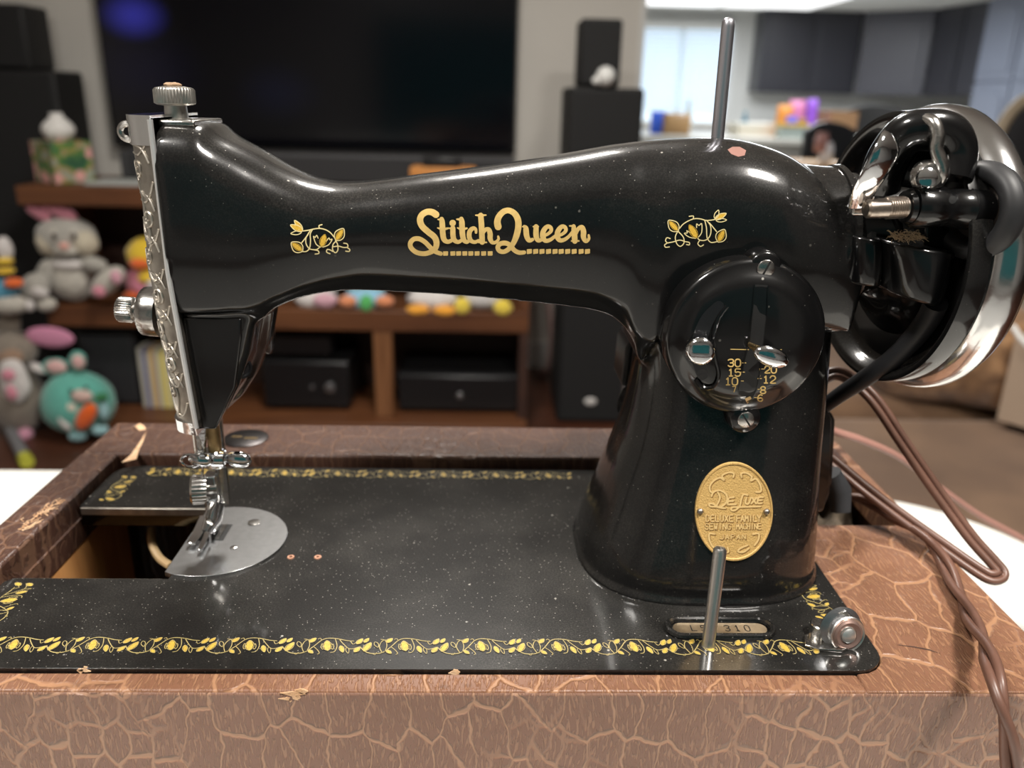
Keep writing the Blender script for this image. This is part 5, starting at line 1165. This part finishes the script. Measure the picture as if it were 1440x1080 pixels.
# curved slot boss and chrome thumb knob
bs = MB(); c7 = plate_cast(.0006); c7c = lambda x, y: c7(920+x/3.857, 340+y/3.857)
ribbon(bs, [(350, 350, 60), (290, 420, 74), (250, 520, 80), (240, 620, 78), (262, 720, 62)], 70, c7c, 6)
obj('guide_groove', bs, BPLAST, rp, auto=0, fixn=False)
bs = MB(); bp_ = [c7c(*q_) for q_ in ((395, 350), (345, 420), (322, 520), (330, 620), (350, 720), (320, 785), (262, 790), (225, 750))]
if None not in bp_: obj('groove_rim', MB().tube(crom(bp_, 5), .0009, 8), BLACKC, rp)
kq = at(983, 491, RY-.008)
kb = obj('adjusting_knob', MB().lathe([(-.006, .0030), (0, .0032), (.0005, .0052, 1), (.001, .0056, 1), (.0045, .0056, 1), (.0052, .0050), (.0058, .0040), (.0059, 0)], kq, (-.12, -1, .10), n=64, ridges=1, rd=.00025), CHROME, rp)

# ---- oval maker's medallion wrapped on the pillar
mc = crop(960, 640, 6.75, .0004)
def ring_pts(s, n=64): return [(482+368*s*math.cos(2*PI*k/n)+0*math.sin(2*PI*k/n), 532+470*s*math.sin(2*PI*k/n)) for k in range(n)]
md = MB(); C0 = hit(960+482/6.75, 640+532/6.75, .0007); R = []
for s_, off in ((1.0, -.0006), (1.0, .0006), (.985, .0010), (.955, .0010), (.94, .0006), (.7, .0006), (.4, .0006), (.08, .0006)):
    R.append([hit(960+x/6.75, 640+y/6.75, off) for x, y in ring_pts(s_)])
medo = obj('medallion', md.rings(R), MEDAL, sew, auto=40)
mcl = lambda x, y: hit(960+x/6.75, 640+y/6.75, .00078); mc2 = lambda x, y: hit(960+x/6.75, 640+y/6.75, .00070)
ML, MS = MB(), MB()
for mb_, cst_, dx, dy in ((MS, mc2, 7, 8), (ML, mcl, 0, 0)):  # MS: dark offset copy, shade of the raised strokes put into colour
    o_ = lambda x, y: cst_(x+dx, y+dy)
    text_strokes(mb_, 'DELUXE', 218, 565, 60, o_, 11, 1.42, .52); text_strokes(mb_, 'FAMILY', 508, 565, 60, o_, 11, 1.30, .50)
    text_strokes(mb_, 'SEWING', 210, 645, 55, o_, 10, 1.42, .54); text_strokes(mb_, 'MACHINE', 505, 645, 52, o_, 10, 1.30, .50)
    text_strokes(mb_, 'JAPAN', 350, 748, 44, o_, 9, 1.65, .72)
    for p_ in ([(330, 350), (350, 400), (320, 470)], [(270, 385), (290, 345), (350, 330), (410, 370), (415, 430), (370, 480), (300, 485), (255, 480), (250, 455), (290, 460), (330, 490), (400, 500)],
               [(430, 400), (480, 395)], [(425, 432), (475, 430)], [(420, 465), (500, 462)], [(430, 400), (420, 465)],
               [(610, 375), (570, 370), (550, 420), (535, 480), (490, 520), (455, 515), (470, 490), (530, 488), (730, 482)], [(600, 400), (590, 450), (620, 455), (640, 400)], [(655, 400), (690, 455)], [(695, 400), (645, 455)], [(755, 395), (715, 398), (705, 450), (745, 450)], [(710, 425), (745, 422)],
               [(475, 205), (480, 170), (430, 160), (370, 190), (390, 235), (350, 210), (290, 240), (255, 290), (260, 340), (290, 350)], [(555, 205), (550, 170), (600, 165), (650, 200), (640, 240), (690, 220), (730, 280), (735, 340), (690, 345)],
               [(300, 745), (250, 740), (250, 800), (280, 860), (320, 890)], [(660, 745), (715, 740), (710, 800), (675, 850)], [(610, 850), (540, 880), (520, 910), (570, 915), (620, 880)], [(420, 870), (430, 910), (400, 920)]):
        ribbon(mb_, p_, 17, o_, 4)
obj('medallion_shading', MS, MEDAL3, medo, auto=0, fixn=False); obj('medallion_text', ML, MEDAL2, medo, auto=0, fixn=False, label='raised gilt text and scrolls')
for x_, y_ in ((163, 527), (787, 530)):
    h_ = hit(960+x_/6.75, 640+y_/6.75, .0010); obj('rivet', MB().ell(h_, .0014, 14, 8), DULL, medo)

# ---- serial plate in its raised frame
s0_, s1_s = atz(950, 882, 0), atz(1086, 885, 0)
scx, scy = (s0_.x+s1_s.x)/2-.002, (s0_.y+s1_s.y)/2-.001; hl_ = .0195; hr = .0036
def capsule(cx, cy, hl, r, z, n=10): return [(cx+hl-r+r*math.cos(a), cy+r*math.sin(a), z) for a in [(-90+180*k/n)*PI/180 for k in range(n+1)]]+[(cx-hl+r+r*math.cos(a), cy+r*math.sin(a), z) for a in [(90+180*k/n)*PI/180 for k in range(n+1)]]
spl = obj('serial_plate', MB().prism(capsule(scx, scy, hl_, hr, .0003), (0, 0, .0004)), mat('dull_bronze', (.44, .34, .22), .4, .8, noise_=.3, nscale=200), bedo)
cps = [Vector((a, b, .0009)) for a, b, _ in capsule(scx, scy, hl_+.0022, hr+.0020, 0)]
obj('raised_frame', MB().tube(cps+[cps[0]], .0014, 8), BLACKB, spl)
sn = MB(); sc2 = lambda x, y: Vector((scx-hl_+x, scy+hr-y, .0008))
text_strokes(sn, 'L5', .0075, .0018, .0036, sc2, .00045, 2.1, .55); text_strokes(sn, '310', .0215, .0018, .0036, sc2, .00045, 2.1, .55)
obj('serial_number', sn, mat('slot_dark', (.004, .004, .004), .6), spl, auto=0, fixn=False)

# ---- spool pins
b0_ = Vector((.3030, .0165, 0)); zt_p = at(1013, 770, .0165)
pinp = obj('spool_pin', MB().lathe([(0, .0030), (.0008, .0026), (zt_p.z-.0012, .0026), (zt_p.z, .0018), (zt_p.z+.0004, 0)], b0_, (zt_p.x-b0_.x, 0, zt_p.z), n=24), mat('pin_nickel', (.85, .83, .80), .3, 1), sew)
tpx = at(1008, 205, .095); tpt = at(1025, 24, .095)
dirp = (tpt-Vector((tpx.x, .095, .188))); ln_ = dirp.length
obj('spool_pin', MB().lathe([(-.004, .0026), (ln_*.93, .0026), (ln_*.97, .0025), (ln_*.99, .0018), (ln_, .0004)], (tpx.x, .095, .188), dirp, n=24), mat('steel_pin', (.74, .73, .80), .33, 1), sew)
# chip of bare metal primer next to it
ch_ = MB(); poly(ch_, [(1023, 211), (1030, 207), (1040, 207), (1049, 212), (1047, 219), (1038, 221), (1028, 217)], lambda x, y: hit(x, y, .0002)); obj('paint_chip', ch_, mat('chip', (.30, .15, .12), .6), sew, fixn=False)

# ---- bobbin-winder tension bracket at the front right corner
bq = atz(1148, 893, 0); tq_ = at(1187, 889, .017)
br = obj('tension_bracket', MB().prism([(bq.x-.008, .0150, .0003), (bq.x-.006, .0215, .0003), (bq.x+.003, .0260, .0003), (bq.x+.012, .0245, .0003), (bq.x+.014, .016, .0003), (bq.x+.006, .0115, .0003), (bq.x-.004, .0125, .0003)], (0, 0, .0012)), NICKEL, sew, bevel=.0003)
obj('bracket_screw', MB().lathe([(0.0015, .0042), (.0052, .0040), (.0056, .0036), (.0056, 0)], (bq.x+.001, .0235, 0), n=28), NICKEL, br)
obj('upright', MB().prism([(tq_.x-.008, .0185, .001), (tq_.x+.004, .0185, .001), (tq_.x+.006, .0185, .010), (tq_.x, .0185, .0150), (tq_.x-.006, .0185, .013)], (0, .0012, 0)), NICKEL, br, bevel=.0003)
TX = Vector((.12, -1, .22))
obj('tension_disc', MB().lathe([(0, .0050), (.0003, .0086), (.0009, .0088), (.0016, .0070), (.0020, .0050)], (tq_.x-.0012, .0190, tq_.z+.0010), TX, n=44), STEEL, br)
obj('tension_disc', MB().lathe([(0, .0058), (.0008, .0070), (.0014, .0074), (.0018, .0070), (.0014, .0062)], (tq_.x+.0006, .0165, tq_.z), TX, n=44), mat('pin_nickel', (.85, .83, .80), .3, 1), br)
obj('tension_nut', MB().lathe([(0, .0060), (.0016, .0060), (.0021, .0052), (.0016, .0036), (.0010, .0034)], (tq_.x+.0006, .0161, tq_.z), TX, n=40), mat('nut_brown', (.30, .20, .17), .4, .7), br)
obj('nut_centre', MB().lathe([(0, .0031), (.0016, .0030), (.0022, .0020), (.0023, 0)], (tq_.x+.0006, .0155, tq_.z), TX, n=28), mat('screw_pale', (.70, .72, .70), .35, .9), br)

# ---- handwheel
WA = Vector((1, .12, 0)).normalized(); WC = Vector((.395, YC+.002, .1468))
hwp = obj('hand_wheel', MB().lathe([(-.020, .012), (-.018, .018), (-.014, .022), (-.008, .024), (-.004, .030), (-.002, .044), (-.0035, .0500), (-.006, .0515), (-.010, .0535), (-.012, .0560), (-.0115, .0575), (-.008, .0580), (-.003, .0575)], WC, WA, n=96), BLACK, sew, auto=60)
rimp = [(.000, .0500), (-.0025, .0520), (-.0028, .0545), (-.001, .0572), (.002, .0598), (.006, .0608), (.010, .0606), (.0135, .0585), (.015, .0550), (.014, .0505), (.009, .0480), (.004, .0488), (.000, .0500)]
rim = MB(); o_ = WC; a_1 = Vector((0, 0, 1)); b_1 = WA.cross(a_1); R = []
for h, r in rimp: R.append([o_+WA*h+(a_1*math.cos(2*PI*k/128)+b_1*math.sin(2*PI*k/128))*r for k in range(128)])
rim.rings(R, cap=False); obj('chrome_rim', rim, mat('rim_chrome', (.76, .76, .76), .17, 1, bump=.05, bscale=300), hwp, auto=0)
obj('clutch_knob', MB().lathe([(.002, .022), (.016, .022), (.020, .018), (.021, 0)], WC, WA, n=48), CHROME, hwp)
# ---- black guard arc standing left of the wheel with gold decal
GR = []
gc = WC-WA*.013
gd = MB(); 
for i in range(49):
    a = math.radians(-35+190*i/48)          # from the right over the top to the lower left
    u_ = b_1*math.cos(a)*-1+a_1*math.sin(a)
    GR.append([gc+u_*.0515-WA*.002, gc+u_*.0565-WA*.0025, gc+u_*.0572+WA*.007, gc+u_*.053+WA*.007])
# (guard omitted: the wheel's own black rim gives this shape)
wd = MB()
def wcast(x, y):
    d = ray(x, y); r = wb.ray_cast(CP, d, 2); return None if r[0] is None else r[0]-d*.0003
wb = BVHTree.FromPolygons([v.co+ORG[hwp] for v in hwp.data.vertices], [tuple(p.vertices) for p in hwp.data.polygons])
for p_ in ([(1266, 155), (1276, 152), (1290, 153), (1302, 158), (1310, 156)], [(1274, 158), (1284, 161), (1296, 158)], [(1282, 150), (1290, 148), (1298, 151)], [(1286, 160), (1282, 166), (1290, 167)], [(1300, 158), (1306, 162), (1312, 160)]):
    ribbon(wd, p_, 2.4, wcast, 3)
obj('wheel_decal', wd, mat('worn_gold', (.55, .38, .16), .5, .3), hwp, auto=0, fixn=False)

# ---- bobbin winder
Yw = .047
def W_(px, py, y=Yw): return at(px, py, y)
bw = obj('bobbin_winder', MB().tube(crom([W_(1236, 262, .066), W_(1250, 222, .060), W_(1275, 190, .056), W_(1305, 184, .054), W_(1330, 190, .054), W_(1342, 215, .054), W_(1335, 250, .052)], 6), [.0065]*37, 16, flat=1.25), BLACKC, sew)
obj('winder_frame', MB().prism([W_(1296, 170, .062), W_(1335, 172, .062), W_(1350, 190, .062), W_(1345, 212, .062), W_(1330, 225, .062), W_(1334, 262, .062), W_(1300, 268, .062), W_(1262, 262, .062), W_(1260, 215, .062), W_(1272, 180, .062)], (0, .008, 0)), BLACKC, bw, bevel=.0015)
tgm = MB(); pth = crom([W_(1207, 290, .048), W_(1216, 268, .044), W_(1230, 245, .041), W_(1242, 222, .040), W_(1250, 206, .041), W_(1254, 192, .044)], 5)
wds = [.0042, .0044, .0045, .0046, .0047, .0048, .0048, .0049, .0050, .0050, .0051, .0051, .0052, .0052, .0053, .0053, .0053, .0053, .0053, .0053, .0053, .0052, .0051, .0048, .0042, .0030]
tgm.tube(pth, wds[:len(pth)], 16, flat=.28, fdir=Vector((1, -.1, .35)))
obj('thumb_lever', tgm, CHROME, bw)
q0, q1, q2, q3 = W_(1203, 276, .050), W_(1232, 276, .050), W_(1226, 303, .050), W_(1198, 303, .050)
obj('lever_foot', MB().prism([q0, q1, q2, q3], (0, .004, 0)), NICKEL, bw, bevel=.0006)
obj('spring_lever', MB().tube(crom([W_(1298, 166, .052), W_(1313, 172, .048), W_(1319, 190, .046), W_(1317, 210, .045), W_(1324, 230, .044), W_(1326, 245, .044), W_(1318, 258, .046)], 6), .0022, 12, flat=1.3), NICKEL, bw)
obj('spring_cup', MB().lathe([(0, .0060), (.0025, .0056), (.004, .0040), (.0042, 0)], W_(1302, 248, .046), (0, -1, .2), n=28), NICKEL, bw)
obj('spring_screw', MB().lathe([(0, .0036), (.002, .0034), (.0026, .002), (.0026, 0)], W_(1302, 251, .0415), (-.15, -1, .3), n=24), CHROME, bw)
sa, sb_ = W_(1217, 294, .043), W_(1276, 291, .045); d_ = (sb_-sa)
prof = [(0, .0026), (.0008, .0034), (.008, .0036)]
k = .008
while k < .0145: prof += [(k, .0036), (k+.0004, .0041), (k+.0008, .0036)]; k += .0009
prof += [(.0165, .0044), (.018, .0044)]
obj('winder_spindle', MB().lathe(prof, sa, d_, n=24), mat('worn_steel', (.55, .47, .40), .3, 1, noise_=.3, nscale=400), bw)
obj('spindle_washer', MB().lathe([(0, .0058), (.0018, .0062), (.0022, .0055)], W_(1272, 291, .045), d_, n=28), BLACKC, bw)
ha, hb_ = W_(1280, 290, .046), W_(1372, 294, .050)
obj('spindle_housing', MB().lathe([(0, .0066), (.0015, .0076), (.012, .0076), (.013, .0070), (.022, .0074), (.0225, .0078), (.030, .0076), (.034, .0066)], ha, hb_-ha, n=36), BLACKC, bw)
obj('oil_hole', MB().lathe([(0, .0014), (.0003, .0014), (.0004, 0)], W_(1339, 281, .0385), (0, -1, .25), n=16), mat('slot_dark', (.004, .004, .004), .6), bw)
tcn = W_(1376, 297, .052); tax = Vector((1, .34, -.03)).normalized()
tr = []
for i in range(25):
    a = 2*PI*i/24; tr.append((.0052*math.sin(a), .0146+.0040*math.cos(a)))
ty = MB(); ua = (Vector((0, 0, 1))-tax*tax.z).normalized(); ub = tax.cross(ua)
ty.rings([[tcn+tax*h+(ua*math.cos(2*PI*k/64)+ub*math.sin(2*PI*k/64))*r for k in range(64)] for h, r in tr], cap=False)
obj('rubber_tyre', ty, RUBBER, bw, auto=0)
obj('tyre_hub', MB().lathe([(-.0010, .0100), (-.0028, .0112), (-.0034, .0120), (.003, .0120), (.004, .0085)], tcn, tax, n=40), mat('hub_dark', (.05, .04, .035), .3, .8), bw)
# lower bracket blocks, felt tuft
def curved_block(pa, pb, pc_, pd, y0, dy, back, n=14):
    """block with a rounded front; pa..pd: px corners top-left, top-right, bottom-right, bottom-left"""
    R = []
    for j in range(9):
        t_ = j/8; row = []; sh = .0015*(1-math.sin(PI*min(1, max(0, .5+(t_-.5)*.999)))**.3)
        for k in range(n+1):
            u = k/n; px = (pa[0]*(1-u)+pb[0]*u)*(1-t_)+(pd[0]*(1-u)+pc_[0]*u)*t_; py = (pa[1]*(1-u)+pb[1]*u)*(1-t_)+(pd[1]*(1-u)+pc_[1]*u)*t_
            yv = y0-dy*math.sin(PI*u)**.6+sh; q = at(px, py, y0); row.append(Vector((q.x, yv, q.z)))
        for k in range(n, -1, -1): row.append(Vector((row[k].x, back, row[k].z)))
        R.append(row)
    return MB().rings(R)
obj('bracket_block', curved_block((1246, 338), (1345, 352), (1322, 430), (1252, 412), .056, .010, .072), BLACKC, bw, bevel=.0012, seg=3)
obj('bracket_block', curved_block((1199, 330), (1246, 338), (1240, 403), (1197, 398), .064, .005, .078), BLACKC, bw, bevel=.001, seg=3)
obj('bracket_stem', MB().prism([W_(1302, 310, .058), W_(1335, 310, .058), W_(1340, 350, .058), W_(1300, 350, .058)], (0, .01, 0)), BLACKC, bw, bevel=.001)
obj('bracket_strap', MB().prism([W_(1196, 300, .068), W_(1262, 305, .066), W_(1275, 335, .066), W_(1200, 332, .068)], (0, .012, 0)), BLACKC, bw, bevel=.002)
fm = MB(); random.seed(5)
for i in range(170):
    q = W_(1252+random.random()*44, 326+random.random()*12+(0), .050); a = Vector((random.uniform(-1, 1), random.uniform(-.4, .4), random.uniform(-.4, .6)))*.003
    a *= .6; fm.tube([q, q+a, q+a*1.6+Vector((.0005, 0, -.0006))], .00009, 4)
obj('lint', fm, mat('lint_tan', (.38, .27, .16), .95), bw, kind='stuff')
# motor belt / black lead from the bracket to the terminal
bl = MB(); pts = crom([W_(1316, 425, .058), W_(1306, 447, .062), W_(1285, 475, .068), W_(1255, 505, .076), W_(1215, 533, .088), W_(1180, 556, .098), W_(1150, 578, .108)], 6)
rr = [.0056-.0012*i/(len(pts)-1)*1.6 for i in range(len(pts))]
obj('black_lead', bl.tube(pts, rr, 14, flat=.85), RUBBER, sew)
# terminal block right of the pillar
def T_(px, py, y): return at(px, py, y)
tb_ = obj('terminal_block', MB().prism([T_(1150, 575, .100), T_(1163, 575, .100), T_(1170, 590, .100), T_(1166, 690, .100), T_(1158, 722, .100), T_(1144, 722, .100)], (0, .022, 0)), BLACKC, sew, bevel=.002, seg=3)
obj('terminal_cover', MB().prism([T_(1160, 578, .108), T_(1170, 580, .108), T_(1175, 592, .108), T_(1170, 690, .108), T_(1160, 716, .108)], (0, .016, 0)), BLACK, tb_, bevel=.002)
obj('plug', MB().tube([T_(1168, 665, .118), T_(1180, 690, .118), T_(1182, 720, .114)], [.0052, .0062, .0050], 14), mat('dark_rubber', (.03, .032, .036), .7), tb_)
# motor behind the pillar
obj('motor', MB().lathe([(0, .016), (.002, .021), (.05, .022), (.070, .022), (.074, .016)], (.292, .175, .064), (1, 0, 0), n=40), BPLAST, sew)
mq = at(884, 563, .150)
obj('motor_knob', MB().lathe([(0, .0075), (.001, .0088), (.010, .0088), (.0115, .0075)], (mq.x-.002, .150, mq.z), (1, -.9, 0), n=32), BPLAST, sew)
obj('motor_bracket', MB().prism([at(880, 490, .135), at(888, 478, .135), at(905, 478, .135), at(905, 545, .135), at(874, 545, .135)], (0, .03, 0)), BPLAST, sew, bevel=.002)

# ================================================================== CORDS
CORD = mat('brown_cord', (.17, .085, .060), .38, noise_=.25, nscale=60)
CORDP = mat('pink_brown_cord', (.40, .21, .17), .4)
def cord(name, label, P_, r, m, twist=0, sep=None, n=8, ribs=True, w=None):
    pts = crom(P_, n); A, B = MB(), MB(); sep = sep or r*.95; L = 0; up = Vector((.3, -.2, 1)).normalized(); pa_, pb_ = [], []
    for i, p in enumerate(pts):
        t_ = (pts[min(i+1, len(pts)-1)]-pts[max(i-1, 0)]).normalized()
        if i: L += (p-pts[i-1]).length
        up = (up-t_*up.dot(t_)).normalized(); s_ = t_.cross(up); a = twist*L
        d = s_*math.cos(a)+up*math.sin(a)
        pa_.append(p+d*sep); pb_.append(p-d*sep)
    r_o = empty(name, P_[0], label, 'cord')
    def ribbed(path):
        mb = MB(); R = []; T = [(path[min(i+1, len(path)-1)]-path[max(i-1, 0)]).normalized() for i in range(len(path))]; a = Vector((0, 0, 1))
        if abs(T[0].z) > .9: a = Vector((0, 1, 0))
        for i, p in enumerate(path):
            a = (a-T[i]*a.dot(T[i])).normalized(); b = T[i].cross(a)
            R.append([p+(a*math.cos(2*PI*k/24)+b*math.sin(2*PI*k/24))*(r*(1-.10*(k % 2) if ribs else r)) for k in range(24)])
        return mb.rings(R)
    obj('strand', ribbed(pa_), m, r_o, auto=0); obj('strand', ribbed(pb_), m, r_o, auto=0)
    return r_o
cord('power_cord', 'brown twin cord looping up from the pillar and folding back at the table edge', [at(1146, 545, .135), at(1158, 532, .135), at(1176, 525, .134), at(1198, 534, .130), at(1230, 563, .122), at(1270, 622, .112), at(1320, 694, .100), at(1365, 755, .088), at(1396, 790, .080), at(1408, 806, .076), at(1395, 812, .074), at(1372, 800, .078), at(1322, 765, .090), at(1270, 728, .104), at(1220, 690, .118), at(1178, 655, .128), at(1160, 640, .132)], .0019, CORD, twist=2)
cord('power_cord', 'pinkish brown cord running far behind the others to the right edge', [at(1160, 600, .20), at(1178, 608, .205), at(1215, 620, .21), at(1265, 643, .22), at(1320, 684, .23), at(1380, 726, .235), at(1450, 765, .24), at(1500, 806, .235), at(1535, 860, .22), atz(1570, 930, -.163), atz(1640, 980, -.163)], .0017, CORDP)
cord('power_cord', 'tightly twisted dark brown cord draped over the right side of the case', [at(1186, 700, .135), at(1205, 700, .130), at(1235, 712, .120), at(1262, 728, .110), at(1290, 745, .098), at(1312, 768, .085), at(1330, 795, .072), at(1342, 822, .058), at(1355, 850, .042), at(1376, 890, .016), at(1394, 935, -.012), at(1406, 980, -.024), at(1418, 1030, -.028), at(1424, 1095, -.030)], .0019, CORD, twist=75, n=14)

# ------------------------------------------------------------------ lift the whole layout onto the floor at z = 0
for o in list(S.objects):
    if o.parent is None and o.type in ('MESH', 'EMPTY'): o.location.z += LIFT
